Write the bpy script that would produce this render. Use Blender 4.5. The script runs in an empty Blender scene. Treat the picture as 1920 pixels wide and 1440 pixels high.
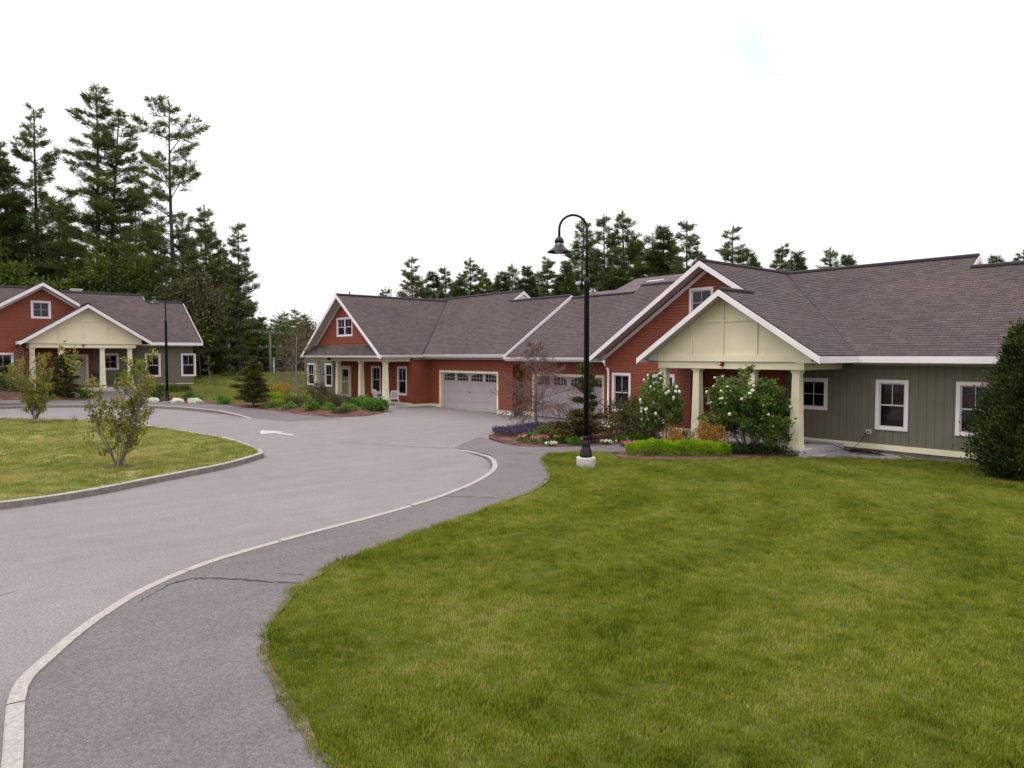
import bpy, math, random
import numpy as np
from mathutils import Vector, Matrix, geometry
R = math.radians
sc = bpy.context.scene
COL = sc.collection
# ------------------------------------------------------------------ camera, world, sun, exposure
# world axes: X runs along the long house fronts (towards the near right), Y runs away behind those fronts
TH = math.atan(1100/1300)
PITCH = math.atan(54/1300)
cam_d = bpy.data.cameras.new("camera"); cam = bpy.data.objects.new("camera", cam_d); COL.objects.link(cam)
cam.location = (0, 0, 3.15)
cam.rotation_euler = (R(90)-PITCH, 0, math.atan2(math.cos(TH), math.sin(TH)))
cam_d.sensor_width = 36; cam_d.lens = 36*1300/1920; cam_d.clip_end = 3000; cam_d.clip_start = .1
sc.camera = cam
SUN_EL, SUN_AZ = 66, 205      # azimuth measured from +Y clockwise
w = bpy.data.worlds.new("World"); sc.world = w; w.use_nodes = True
nt = w.node_tree; nt.nodes.clear()
wo = nt.nodes.new('ShaderNodeOutputWorld'); bg = nt.nodes.new('ShaderNodeBackground')
sky = nt.nodes.new('ShaderNodeTexSky'); sky.sky_type = 'NISHITA'; sky.sun_disc = False
sky.sun_elevation = R(SUN_EL); sky.sun_rotation = R(SUN_AZ)
bri = nt.nodes.new('ShaderNodeMixRGB'); bri.blend_type = 'MIX'
tcw = nt.nodes.new('ShaderNodeTexCoord'); mpw = nt.nodes.new('ShaderNodeMapping'); mpw.inputs['Scale'].default_value = (1, 1, 2.2)
nw = nt.nodes.new('ShaderNodeTexNoise'); nw.inputs['Scale'].default_value = 2.3; nw.inputs['Detail'].default_value = 5
rw = nt.nodes.new('ShaderNodeValToRGB'); rw.color_ramp.elements[0].position = .28; rw.color_ramp.elements[0].color = (.97, .97, .97, 1)
rw.color_ramp.elements[1].position = .44; rw.color_ramp.elements[1].color = (1, 1, 1, 1)
nt.links.new(tcw.outputs['Generated'], mpw.inputs[0]); nt.links.new(mpw.outputs[0], nw.inputs['Vector'])
nt.links.new(nw.outputs[0], rw.inputs[0]); nt.links.new(rw.outputs[0], bri.inputs[0])
nt.links.new(sky.outputs[0], bri.inputs[1])
sx = nt.nodes.new('ShaderNodeSeparateXYZ'); nt.links.new(tcw.outputs['Generated'], sx.inputs[0])      # overcast cloud, brighter towards the zenith
mz = nt.nodes.new('ShaderNodeMapRange'); mz.inputs['From Min'].default_value = 0; mz.inputs['From Max'].default_value = 1; mz.inputs['To Min'].default_value = 8.2; mz.inputs['To Max'].default_value = 19
nt.links.new(sx.outputs[2], mz.inputs['Value']); cb_ = nt.nodes.new('ShaderNodeMixRGB'); cb_.blend_type = 'MULTIPLY'; cb_.inputs[0].default_value = 1; cb_.inputs[1].default_value = (1, .985, 1.01, 1)
nt.links.new(mz.outputs[0], cb_.inputs[2]); nt.links.new(cb_.outputs[0], bri.inputs[2])
GAP1, GAP2 = (-0.3670, 0.9074, 0.4574), (-0.2939, 0.9242, 0.5560)      # thin blue gaps in the cloud
def gap(dirv, inner, outer, src, col):
    vn = nt.nodes.new('ShaderNodeVectorMath'); vn.operation = 'DISTANCE'; vn.inputs[1].default_value = dirv
    dn = nt.nodes.new('ShaderNodeVectorMath'); dn.operation = 'MULTIPLY_ADD'; dn.inputs[1].default_value = (.22, .22, .22); nt.links.new(nw.outputs['Color'], dn.inputs[0]); nt.links.new(tcw.outputs['Generated'], dn.inputs[2])
    nt.links.new(dn.outputs[0], vn.inputs[0]); mr_ = nt.nodes.new('ShaderNodeMapRange'); mr_.interpolation_type = 'SMOOTHSTEP'
    mr_.inputs['From Min'].default_value = inner; mr_.inputs['From Max'].default_value = outer; mr_.inputs['To Min'].default_value = .94; mr_.inputs['To Max'].default_value = 0; nt.links.new(vn.outputs['Value'], mr_.inputs['Value'])
    m_ = nt.nodes.new('ShaderNodeMixRGB'); nt.links.new(mr_.outputs[0], m_.inputs[0]); nt.links.new(src, m_.inputs[1]); m_.inputs[2].default_value = (*col, 1); return m_.outputs[0]
o_w = gap(GAP1, .0, .085, bri.outputs[0], (5.9, 6.9, 7.4)); o_w = gap(GAP2, .0, .06, o_w, (6.6, 7.2, 7.6))
nt.links.new(o_w, bg.inputs[0]); bg.inputs[1].default_value = .10
nt.links.new(bg.outputs[0], wo.inputs[0])
sun_d = bpy.data.lights.new("sun", 'SUN'); sun_d.energy = 1.1; sun_d.angle = R(14); sun_d.color = (1, .96, .92)
sun = bpy.data.objects.new("sun", sun_d); COL.objects.link(sun)
a, e = R(SUN_AZ), R(SUN_EL)
sd = Vector((math.sin(a)*math.cos(e), math.cos(a)*math.cos(e), math.sin(e)))
sun.rotation_euler = sd.to_track_quat('Z', 'Y').to_euler(); sun.location = (0, 0, 60)
sc.view_settings.view_transform = 'Standard'; sc.view_settings.look = 'None'
sc.view_settings.exposure = .36; sc.view_settings.gamma = 1
sc.render.engine = 'CYCLES'

# ------------------------------------------------------------------ tagging helpers
def tag(o, label=None, cat=None, group=None, kind=None):
    if label: o['label'] = label
    if cat: o['category'] = cat
    if group: o['group'] = group
    if kind: o['kind'] = kind
    return o
def thing(name, label, cat, loc=(0, 0, 0), rz=0, group=None):
    o = bpy.data.objects.new(name, None); COL.objects.link(o)
    o.empty_display_size = .3
    o.location = loc; o.rotation_euler = (0, 0, rz)
    return tag(o, label, cat, group)
def link(name, me, parent=None):
    o = bpy.data.objects.new(name, me); COL.objects.link(o)
    if parent: o.parent = parent
    return o
def kids(o):
    return [c for c in COL.objects if c.parent == o]
def copy_tree(o, tree=None):
    c = o.copy(); COL.objects.link(c)
    for ch in (tree or kids(o)):
        d = ch.copy(); COL.objects.link(d); d.parent = c
        for g in kids(ch):
            h = g.copy(); COL.objects.link(h); h.parent = d
    return c

# ------------------------------------------------------------------ materials
def new_mat(name):
    m = bpy.data.materials.new(name); m.use_nodes = True
    return m, m.node_tree, m.node_tree.nodes['Principled BSDF']
def ramp(t, stops):
    r = t.nodes.new('ShaderNodeValToRGB'); cr = r.color_ramp
    while len(cr.elements) < len(stops): cr.elements.new(.5)
    for el, (p, c) in zip(cr.elements, stops):
        el.position = p; el.color = (*c, 1)
    return r
def noise(t, scale, detail=3, vec=None, rough=.5):
    n = t.nodes.new('ShaderNodeTexNoise'); n.inputs['Scale'].default_value = scale
    n.inputs['Detail'].default_value = detail; n.inputs['Roughness'].default_value = rough
    if vec is not None: t.links.new(vec, n.inputs['Vector'])
    return n
def bump(t, b, src, strength, dist):
    n = t.nodes.new('ShaderNodeBump'); n.inputs['Strength'].default_value = strength; n.inputs['Distance'].default_value = dist
    t.links.new(src, n.inputs['Height']); t.links.new(n.outputs[0], b.inputs['Normal']); return n
def mixc(t, f, c1, c2, mode='MIX'):
    n = t.nodes.new('ShaderNodeMixRGB'); n.blend_type = mode
    for i, v in ((0, f), (1, c1), (2, c2)):
        if isinstance(v, (int, float)): n.inputs[i].default_value = v
        elif isinstance(v, tuple): n.inputs[i].default_value = (*v, 1)
        else: t.links.new(v, n.inputs[i])
    return n
def paint(name, col, rough=.6, var=.12, scale=3, bmp=.0, spec=.3, metal=0):
    """painted or plain surface with soft dirt variation"""
    m, t, b = new_mat(name)
    g = t.nodes.new('ShaderNodeNewGeometry')
    n = noise(t, scale, 6, g.outputs['Position'], .6)
    lo = tuple(c*(1-var) for c in col); hi = tuple(min(1, c*(1+var)) for c in col)
    r = ramp(t, [(.3, lo), (.7, hi)]); t.links.new(n.outputs[0], r.inputs[0]); t.links.new(r.outputs[0], b.inputs['Base Color'])
    b.inputs['Roughness'].default_value = rough; b.inputs['Specular IOR Level'].default_value = spec; b.inputs['Metallic'].default_value = metal
    if bmp:
        n2 = noise(t, 60, 3, g.outputs['Position']); bump(t, b, n2.outputs[0], bmp, .004)
    return m
M = {}
M['red'] = paint('red_siding', (.225, .060, .034), .55, .10, 1.2, .1)
M['green'] = paint('green_boards', (.132, .120, .088), .6, .08, 1.5, .1)
M['sage'] = paint('sage_boards', (.125, .132, .100), .6, .08, 1.5, .1)
M['cream'] = paint('cream_paint', (.66, .60, .425), .55, .05, 1.5, .05)
M['white'] = paint('white_trim', (.68, .62, .63), .5, .06, 1.5, .05)
M['soffit'] = paint('soffit_vinyl', (.50, .46, .45), .5, .05, 2)
M['sash'] = paint('window_sash', (.52, .47, .50), .45, .05, 4)
M['black'] = paint('black_metal', (.004, .004, .006), .4, .2, 8, 0, .3)
M['garage'] = paint('garage_panel', (.34, .29, .31), .5, .04, 1.2, .05)
M['concrete'] = paint('concrete', (.40, .37, .34), .85, .18, 9, .35)
M['slab'] = paint('porch_slab', (.40, .36, .37), .85, .12, 4, .2)
M['found'] = paint('foundation', (.19, .165, .175), .9, .15, 5, .3)
M['door'] = paint('cream_door', (.40, .37, .22), .45, .04, 2)
M['plastic'] = paint('white_plastic', (.66, .64, .68), .35, .03, 3)
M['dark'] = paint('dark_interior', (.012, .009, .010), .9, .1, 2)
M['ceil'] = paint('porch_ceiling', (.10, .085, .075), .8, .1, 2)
M['ridge'] = paint('ridge_vent', (.030, .024, .030), .8, .25, 8, .3)
M['blind'] = paint('window_blind', (.14, .115, .13), .6, .1, 3)
M['wire'] = paint('cable_rubber', (.012, .010, .010), .5, .1, 3)
M['redpaint'] = paint('red_plastic', (.16, .012, .016), .35, .1, 6)
M['brass'] = paint('brass', (.30, .22, .10), .3, .1, 6, 0, .5, .9)
M['woodpole'] = paint('weathered_pole', (.13, .12, .12), .9, .2, 6, .3)
M['pvc'] = paint('white_pipe', (.55, .52, .52), .5, .1, 5)

def shingle_mat(name, c1, c2, c3):
    m, t, b = new_mat(name)
    uv = t.nodes.new('ShaderNodeUVMap')
    br = t.nodes.new('ShaderNodeTexBrick'); t.links.new(uv.outputs[0], br.inputs['Vector'])
    br.inputs['Scale'].default_value = 1; br.inputs['Brick Width'].default_value = .30; br.inputs['Row Height'].default_value = .14
    br.inputs['Mortar Size'].default_value = .006; br.inputs['Mortar Smooth'].default_value = .1; br.offset = .37; br.offset_frequency = 2
    br.inputs['Color1'].default_value = (*c1, 1); br.inputs['Color2'].default_value = (*c2, 1)
    br.inputs['Mortar'].default_value = (c1[0]*.45, c1[1]*.42, c1[2]*.45, 1)
    mp = t.nodes.new('ShaderNodeMapping'); mp.inputs['Scale'].default_value = (4.2, 7.1, 1); t.links.new(uv.outputs[0], mp.inputs[0])
    n = noise(t, 1.0, 4, mp.outputs[0], .7)
    r = ramp(t, [(.38, (0, 0, 0)), (.64, (1, 1, 1))]); t.links.new(n.outputs[0], r.inputs[0])
    mx = mixc(t, r.outputs[0], br.outputs['Color'], c3); mx2 = mixc(t, .28, br.outputs['Color'], mx.outputs[0])
    n2 = noise(t, .35, 4, uv.outputs[0]); r2 = ramp(t, [(.3, (.86, .86, .88)), (.7, (1.12, 1.1, 1.08))]); t.links.new(n2.outputs[0], r2.inputs[0])
    mx3 = mixc(t, 1.0, mx2.outputs[0], r2.outputs[0], 'MULTIPLY')
    n3 = noise(t, 24, 3, uv.outputs[0], .8); r3 = ramp(t, [(.3, (.70, .70, .70)), (.7, (1.3, 1.3, 1.3))]); t.links.new(n3.outputs[0], r3.inputs[0])
    mx4 = mixc(t, 1.0, mx3.outputs[0], r3.outputs[0], 'MULTIPLY')
    t.links.new(mx4.outputs[0], b.inputs['Base Color']); b.inputs['Roughness'].default_value = .95; b.inputs['Specular IOR Level'].default_value = .1
    bump(t, b, n3.outputs[0], .4, .006)
    return m
M['shingle'] = shingle_mat('asphalt_shingles', (.072, .057, .058), (.104, .083, .083), (.088, .062, .056))
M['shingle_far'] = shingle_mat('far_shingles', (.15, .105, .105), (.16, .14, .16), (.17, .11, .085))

def glass_mat():
    m, t, b = new_mat('window_glass')
    t.nodes.remove(b); out = t.nodes['Material Output']
    gl = t.nodes.new('ShaderNodeBsdfGlossy'); gl.inputs['Roughness'].default_value = .03; gl.inputs['Color'].default_value = (.75, .75, .8, 1)
    tr = t.nodes.new('ShaderNodeBsdfTransparent'); tr.inputs['Color'].default_value = (.70, .67, .70, 1)
    lw = t.nodes.new('ShaderNodeLayerWeight'); pw = t.nodes.new('ShaderNodeMath'); pw.operation = 'POWER'; pw.inputs[1].default_value = 4; t.links.new(lw.outputs['Facing'], pw.inputs[0])
    fr = t.nodes.new('ShaderNodeMath'); fr.operation = 'MULTIPLY_ADD'; fr.inputs[1].default_value = .55; fr.inputs[2].default_value = .035; t.links.new(pw.outputs[0], fr.inputs[0])
    mx = t.nodes.new('ShaderNodeMixShader'); t.links.new(fr.outputs[0], mx.inputs[0]); t.links.new(tr.outputs[0], mx.inputs[1]); t.links.new(gl.outputs[0], mx.inputs[2])
    t.links.new(mx.outputs[0], out.inputs[0]); return m
M['glass'] = glass_mat()
M['clear'] = M['glass'].copy(); M['clear'].node_tree.nodes['Transparent BSDF'].inputs[0].default_value = (.92, .92, .92, 1)

def asphalt_mat(name, c, patch=.1, warm=(.02, 0, 0)):
    m, t, b = new_mat(name); g = t.nodes.new('ShaderNodeNewGeometry'); P = g.outputs['Position']
    big = noise(t, .23, 5, P, .6); rb = ramp(t, [(.3, tuple(x*(1-patch) for x in c)), (.7, tuple(x*(1+patch) for x in c))]); t.links.new(big.outputs[0], rb.inputs[0])
    n1 = noise(t, 55, 4, P, .75); r1 = ramp(t, [(.28, (.62, .60, .62)), (.52, (1, 1, 1)), (.74, (1.5, 1.5, 1.48))]); t.links.new(n1.outputs[0], r1.inputs[0])
    mx = mixc(t, 1., rb.outputs[0], r1.outputs[0], 'MULTIPLY')
    v = t.nodes.new('ShaderNodeTexVoronoi'); v.inputs['Scale'].default_value = 42; t.links.new(P, v.inputs['Vector'])
    rv = ramp(t, [(.10, (1, 1, 1)), (.16, (0, 0, 0))]); t.links.new(v.outputs['Distance'], rv.inputs[0])
    vc = t.nodes.new('ShaderNodeSeparateColor'); t.links.new(v.outputs['Color'], vc.inputs[0])
    gt = t.nodes.new('ShaderNodeMath'); gt.operation = 'GREATER_THAN'; gt.inputs[1].default_value = .86; t.links.new(vc.outputs[0], gt.inputs[0])
    ml = t.nodes.new('ShaderNodeMath'); ml.operation = 'MULTIPLY'; t.links.new(gt.outputs[0], ml.inputs[0]); t.links.new(rv.outputs[0], ml.inputs[1])
    mx2 = mixc(t, ml.outputs[0], mx.outputs[0], (.36, .33, .33))
    n4 = noise(t, 1.7, 6, P, .7); r4 = ramp(t, [(.35, (.93, .92, .93)), (.7, (1.06, 1.05, 1.05))]); t.links.new(n4.outputs[0], r4.inputs[0])
    mx3 = mixc(t, 1., mx2.outputs[0], r4.outputs[0], 'MULTIPLY')
    n5 = noise(t, 26, 3, P, .85); r5 = ramp(t, [(.3, (.76, .75, .76)), (.5, (1, 1, 1)), (.7, (1.28, 1.27, 1.27))]); t.links.new(n5.outputs[0], r5.inputs[0]); mx3 = mixc(t, 1., mx3.outputs[0], r5.outputs[0], 'MULTIPLY')
    mps = t.nodes.new('ShaderNodeMapping'); mps.inputs['Rotation'].default_value = (0, 0, .65); mps.inputs['Scale'].default_value = (.9, .12, 1); t.links.new(P, mps.inputs[0])
    n6 = noise(t, 1.6, 5, mps.outputs[0], .7); r6 = ramp(t, [(.35, (.93, .93, .935)), (.65, (1.05, 1.045, 1.04))]); t.links.new(n6.outputs[0], r6.inputs[0]); mx3 = mixc(t, 1., mx3.outputs[0], r6.outputs[0], 'MULTIPLY')
    t.links.new(mx3.outputs[0], b.inputs['Base Color']); b.inputs['Roughness'].default_value = .85; b.inputs['Specular IOR Level'].default_value = .2
    bump(t, b, n1.outputs[0], .5, .006); return m
M['road'] = asphalt_mat('road_asphalt', (.181, .164, .164), .07)
M['walk'] = asphalt_mat('walk_asphalt', (.122, .109, .110), .07)
M['kerb'] = paint('granite_kerb', (.285, .255, .24), .8, .25, 22, .4); M['kerbface'] = paint('shaded_kerb_face', (.17, .145, .135), .9, .3, 9, .4)  # kerb face darker than the top: its shade is painted into the colour
M['crack'] = paint('dark_crack', (.03, .024, .026), .95, .2, 9)  # dark colour for the thin strips along the pavement cracks
M['roadpaint'] = paint('road_paint', (.36, .33, .33), .7, .2, 9)

def ground_mat(name, stops, sc1=.5, sc2=9, b_=.4):
    m, t, b = new_mat(name); g = t.nodes.new('ShaderNodeNewGeometry'); P = g.outputs['Position']
    n = noise(t, sc1, 6, P, .65); n2 = noise(t, sc2, 5, P, .7)
    ad = t.nodes.new('ShaderNodeMath'); ad.operation = 'MULTIPLY_ADD'; t.links.new(n2.outputs[0], ad.inputs[0]); ad.inputs[1].default_value = .45; 
    ml = t.nodes.new('ShaderNodeMath'); ml.operation = 'MULTIPLY'; ml.inputs[1].default_value = .6; t.links.new(n.outputs[0], ml.inputs[0]); t.links.new(ml.outputs[0], ad.inputs[2])
    r = ramp(t, stops); t.links.new(ad.outputs[0], r.inputs[0]); t.links.new(r.outputs[0], b.inputs['Base Color'])
    b.inputs['Roughness'].default_value = 1; b.inputs['Specular IOR Level'].default_value = .05
    n3 = noise(t, 40, 4, P, .8); bump(t, b, n3.outputs[0], b_, .03); return m
M['lawn'] = ground_mat('lawn_turf', [(.34, (.040, .050, .009)), (.50, (.062, .074, .013)), (.60, (.085, .092, .022)), (.70, (.13, .112, .045))], .45, 3)
M['lawn_dry'] = ground_mat('island_turf', [(.36, (.075, .088, .018)), (.48, (.105, .115, .028)), (.57, (.16, .148, .048)), (.67, (.25, .20, .09))], .35, 2.0)
M['floor'] = ground_mat('forest_floor', [(.35, (.018, .020, .008)), (.55, (.05, .045, .02)), (.7, (.08, .06, .035))], .3, 3)
M['mulch'] = ground_mat('bark_mulch', [(.35, (.045, .022, .018)), (.52, (.110, .055, .045)), (.68, (.20, .125, .110))], 2.5, 30, 1)
M['gravel'] = ground_mat('pale_gravel', [(.35, (.12, .11, .12)), (.52, (.26, .23, .25)), (.66, (.5, .46, .48))], 6, 45, 1)
M['litter'] = ground_mat('dry_edge', [(.35, (.05, .038, .028)), (.52, (.14, .108, .080)), (.66, (.28, .22, .18))], 4, 40, 1)

def leaf_mat(name, stops, trans=.25, patch=None, rough=.6, spec=.2, fine=0):
    """per-leaf colour: random per island + slow patches in world space"""
    m, t, b = new_mat(name); g = t.nodes.new('ShaderNodeNewGeometry')
    n = noise(t, patch or .9, 3, g.outputs['Position'], .6)
    ad = t.nodes.new('ShaderNodeMath'); ad.operation = 'MULTIPLY_ADD'; t.links.new(g.outputs['Random Per Island'], ad.inputs[0]); ad.inputs[1].default_value = .5
    ml = t.nodes.new('ShaderNodeMath'); ml.operation = 'MULTIPLY_ADD'; ml.inputs[1].default_value = 1.5; ml.inputs[2].default_value = -.5; t.links.new(n.outputs[0], ml.inputs[0]); t.links.new(ml.outputs[0], ad.inputs[2])
    r = ramp(t, stops); src = ad.outputs[0]
    if fine:
        nf_ = noise(t, fine, 3, g.outputs['Position'], .75); af = t.nodes.new('ShaderNodeMath'); af.operation = 'MULTIPLY_ADD'; af.inputs[1].default_value = 1.5; af.inputs[2].default_value = -.80; t.links.new(nf_.outputs[0], af.inputs[0])
        mw = t.nodes.new('ShaderNodeMapping'); mw.inputs['Location'].default_value = (13, -9, 0); wv = t.nodes.new('ShaderNodeTexWave'); wv.wave_type = 'RINGS'; wv.rings_direction = 'Z'; wv.inputs['Scale'].default_value = .22; wv.inputs['Distortion'].default_value = 1.6; wv.inputs['Detail Scale'].default_value = .5
        t.links.new(g.outputs['Position'], mw.inputs[0]); t.links.new(mw.outputs[0], wv.inputs['Vector']); aw = t.nodes.new('ShaderNodeMath'); aw.operation = 'MULTIPLY_ADD'; aw.inputs[1].default_value = .14; t.links.new(wv.outputs['Fac'], aw.inputs[0]); t.links.new(af.outputs[0], aw.inputs[2]); af = aw
        ag = t.nodes.new('ShaderNodeMath'); t.links.new(af.outputs[0], ag.inputs[0]); t.links.new(src, ag.inputs[1]); src = ag.outputs[0]
    t.links.new(src, r.inputs[0])
    out = t.nodes['Material Output']
    t.links.new(r.outputs[0], b.inputs['Base Color']); b.inputs['Roughness'].default_value = rough; b.inputs['Specular IOR Level'].default_value = spec
    tl = t.nodes.new('ShaderNodeBsdfTranslucent'); hs = mixc(t, .6, r.outputs[0], (1., 1.1, .35), 'MULTIPLY'); t.links.new(hs.outputs[0], tl.inputs['Color'])
    mx = t.nodes.new('ShaderNodeMixShader'); mx.inputs[0].default_value = trans
    t.links.new(b.outputs[0], mx.inputs[1]); t.links.new(tl.outputs[0], mx.inputs[2]); t.links.new(mx.outputs[0], out.inputs[0]); return m
M['pine'] = leaf_mat('pine_needles', [(.15, (.040, .060, .015)), (.5, (.098, .122, .032)), (.85, (.175, .185, .052))], .25, .25)
M['pine_blue'] = leaf_mat('pine_needles_grey', [(.15, (.050, .070, .030)), (.5, (.110, .132, .058)), (.85, (.18, .20, .088))], .25, .25)
M['pine_dark'] = leaf_mat('fir_needles', [(.15, (.030, .046, .016)), (.5, (.070, .096, .030)), (.85, (.12, .145, .045))], .2, .25)
M['hinoki'] = leaf_mat('hinoki_sprays', [(.2, (.012, .020, .005)), (.5, (.045, .050, .010)), (.8, (.15, .125, .018))], .15, 2.5)
M['bronze'] = leaf_mat('bronze_sprays', [(.2, (.035, .024, .008)), (.5, (.085, .055, .018)), (.8, (.11, .105, .03))], .15, 2.5)
M['magnolia'] = leaf_mat('magnolia_leaves', [(.15, (.08, .095, .014)), (.5, (.19, .195, .034)), (.75, (.29, .25, .05)), (.95, (.25, .12, .045))], .3, 1.6)
M['viburnum'] = leaf_mat('viburnum_leaves', [(.15, (.026, .052, .009)), (.5, (.085, .135, .024)), (.85, (.18, .24, .055))], .3, 1.5)
M['vibwhite'] = paint('snowball_petals', (.72, .68, .62), .8, .12, 25, .6)
M['lime'] = leaf_mat('lime_spirea', [(.15, (.10, .17, .006)), (.5, (.22, .34, .012)), (.85, (.33, .46, .03))], .3, 2)
M['orange'] = leaf_mat('orange_spirea', [(.15, (.20, .14, .03)), (.45, (.42, .24, .05)), (.75, (.50, .20, .07)), (.95, (.40, .10, .05))], .3, 3)
M['yellowor'] = leaf_mat('golden_spirea', [(.15, (.16, .16, .02)), (.45, (.30, .24, .03)), (.75, (.36, .17, .045)), (.95, (.26, .08, .04))], .3, .9)
M['green1'] = leaf_mat('fresh_green', [(.15, (.035, .085, .012)), (.5, (.09, .18, .025)), (.85, (.17, .28, .05))], .3, 1.5)
M['green2'] = leaf_mat('dark_green', [(.15, (.016, .034, .008)), (.5, (.045, .080, .018)), (.85, (.09, .14, .03))], .25, 1.5)
M['olive'] = leaf_mat('olive_brown', [(.15, (.030, .028, .010)), (.5, (.075, .075, .025)), (.85, (.13, .125, .05))], .25, 1.5)
M['darkred'] = leaf_mat('dark_red_leaves', [(.2, (.025, .012, .010)), (.5, (.065, .025, .020)), (.85, (.11, .06, .035))], .25, 1.5)
M['junip'] = leaf_mat('juniper', [(.2, (.045, .060, .014)), (.5, (.095, .115, .03)), (.8, (.15, .165, .05))], .2, 2)
M['arbor'] = leaf_mat('arborvitae', [(.15, (.010, .020, .004)), (.5, (.032, .048, .010)), (.85, (.09, .10, .020))], .15, 1.8)
M['spring'] = leaf_mat('spring_foliage', [(.15, (.035, .055, .008)), (.5, (.075, .110, .014)), (.85, (.13, .17, .025))], .3, .3)
M['brownish'] = leaf_mat('budding_branches', [(.15, (.045, .035, .018)), (.5, (.09, .075, .035)), (.85, (.12, .12, .05))], .25, .3)
M['purple'] = leaf_mat('purple_flowers', [(.15, (.040, .026, .060)), (.5, (.075, .048, .125)), (.85, (.13, .085, .19))], .2, 4)
M['pink'] = leaf_mat('pink_flowers', [(.15, (.55, .10, .25)), (.5, (.70, .14, .34)), (.85, (.8, .3, .45))], .2, 4)
M['whitefl'] = leaf_mat('white_flowers', [(.12, (.35, .42, .25)), (.4, (.78, .78, .72)), (.85, (.9, .9, .87))], .2, 4)
M['yellowfl'] = leaf_mat('yellow_flowers', [(.15, (.45, .42, .06)), (.5, (.62, .55, .10)), (.85, (.7, .65, .2))], .2, 4)
M['tulip'] = paint('orange_tulip', (.70, .34, .05), .5, .1, 20)
M['grass'] = leaf_mat('grass_blades', [(.08, (.074, .098, .006)), (.34, (.150, .184, .013)), (.55, (.195, .222, .024)), (.78, (.245, .270, .040)), (.95, (.38, .33, .12))], .45, .38, .5, .25, 4.5)
M['grass_dry'] = leaf_mat('dry_grass_blades', [(.0, (.085, .125, .014)), (.42, (.155, .190, .028)), (.66, (.24, .235, .062)), (.88, (.42, .34, .14))], .4, .30, .5, .2, .9)
M['bark'] = paint('grey_bark', (.12, .10, .10), .95, .3, 14, .5)
M['barkl'] = paint('pale_bark', (.20, .18, .17), .95, .3, 14, .5)
M['barkd'] = paint('pine_bark', (.055, .042, .040), .95, .3, 6, .5)
M['twig'] = paint('bare_twigs', (.155, .100, .088), .9, .25, 9)

# ------------------------------------------------------------------ mesh building
ORG = Vector((0, 0, 0))
class MB:
    def __init__(s): s.v = []; s.f = []; s.uv = []; s.sm = []
    def face(s, pts, uv=None, smooth=False):
        i = len(s.v); s.v += [tuple(p) for p in pts]; s.f.append(tuple(range(i, i+len(pts))))
        s.uv += uv if uv else [(0, 0)]*len(pts); s.sm.append(smooth)
    def box(s, x0, y0, z0, x1, y1, z1):
        x0, x1 = min(x0, x1), max(x0, x1); y0, y1 = min(y0, y1), max(y0, y1); z0, z1 = min(z0, z1), max(z0, z1)
        p = [(x0, y0, z0), (x1, y0, z0), (x1, y1, z0), (x0, y1, z0), (x0, y0, z1), (x1, y0, z1), (x1, y1, z1), (x0, y1, z1)]
        for f in ((3, 2, 1, 0), (4, 5, 6, 7), (0, 1, 5, 4), (1, 2, 6, 5), (2, 3, 7, 6), (3, 0, 4, 7)): s.face([p[k] for k in f])
    def prism(s, poly, ext):
        ext = Vector(ext); a = [Vector(p) for p in poly]; b = [p+ext for p in a]
        s.face(list(reversed(a))); s.face(b)
        for i in range(len(a)):
            j = (i+1) % len(a); s.face([a[i], a[j], b[j], b[i]])
    def tube(s, pts, rad, n=6, cap=True, smooth=True):
        pts = [Vector(p) for p in pts]
        if isinstance(rad, (int, float)): rad = [rad]*len(pts)
        base = len(s.v); up = Vector((.31, .17, 1)).normalized(); prev = None
        for k, p in enumerate(pts):
            d = (pts[min(k+1, len(pts)-1)]-pts[max(k-1, 0)])
            d = d.normalized() if d.length > 1e-9 else Vector((0, 0, 1))
            x = (prev - d*prev.dot(d)) if prev is not None else d.cross(up if abs(d.dot(up)) < .9 else Vector((1, 0, 0)))
            x.normalize(); prev = x; y = d.cross(x)
            for q in range(n):
                an = 2*math.pi*q/n; s.v.append(tuple(p + (x*math.cos(an)+y*math.sin(an))*rad[k]))
        for k in range(len(pts)-1):
            for q in range(n):
                a_ = base+k*n+q; b_ = base+k*n+(q+1) % n
                s.f.append((a_, b_, b_+n, a_+n)); s.uv += [(0, 0)]*4; s.sm.append(smooth)
        if cap:
            s.f.append(tuple(base+q for q in reversed(range(n)))); s.uv += [(0, 0)]*n; s.sm.append(False)
            e_ = base+(len(pts)-1)*n; s.f.append(tuple(e_+q for q in range(n))); s.uv += [(0, 0)]*n; s.sm.append(False)
    def lathe(s, prof, n=24, c=(0, 0, 0), smooth=True):
        s.tube([(c[0], c[1], c[2]+z) for r, z in prof], [max(r, .0005) for r, z in prof], n, True, smooth) if False else None
        base = len(s.v)
        for r, z in prof:
            for q in range(n):
                an = 2*math.pi*q/n; s.v.append((c[0]+r*math.cos(an), c[1]+r*math.sin(an), c[2]+z))
        for k in range(len(prof)-1):
            for q in range(n):
                a_ = base+k*n+q; b_ = base+k*n+(q+1) % n
                s.f.append((a_, b_, b_+n, a_+n)); s.uv += [(0, 0)]*4; s.sm.append(smooth)
        for k, rev in ((0, True), (len(prof)-1, False)):
            idx = [base+k*n+q for q in range(n)]
            s.f.append(tuple(reversed(idx)) if rev else tuple(idx)); s.uv += [(0, 0)]*n; s.sm.append(False)
    def build(s, name, mat, parent=None, org=None):
        me = bpy.data.meshes.new(name); o_ = ORG if org is None else Vector(org)
        me.from_pydata([(x-o_.x, y-o_.y, z-o_.z) for x, y, z in s.v], [], s.f)
        me.materials.append(mat)
        ul = me.uv_layers.new(name='UVMap'); ul.data.foreach_set('uv', [c for p in s.uv for c in p])
        me.polygons.foreach_set('use_smooth', s.sm); me.update()
        return link(name, me, parent)

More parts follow.
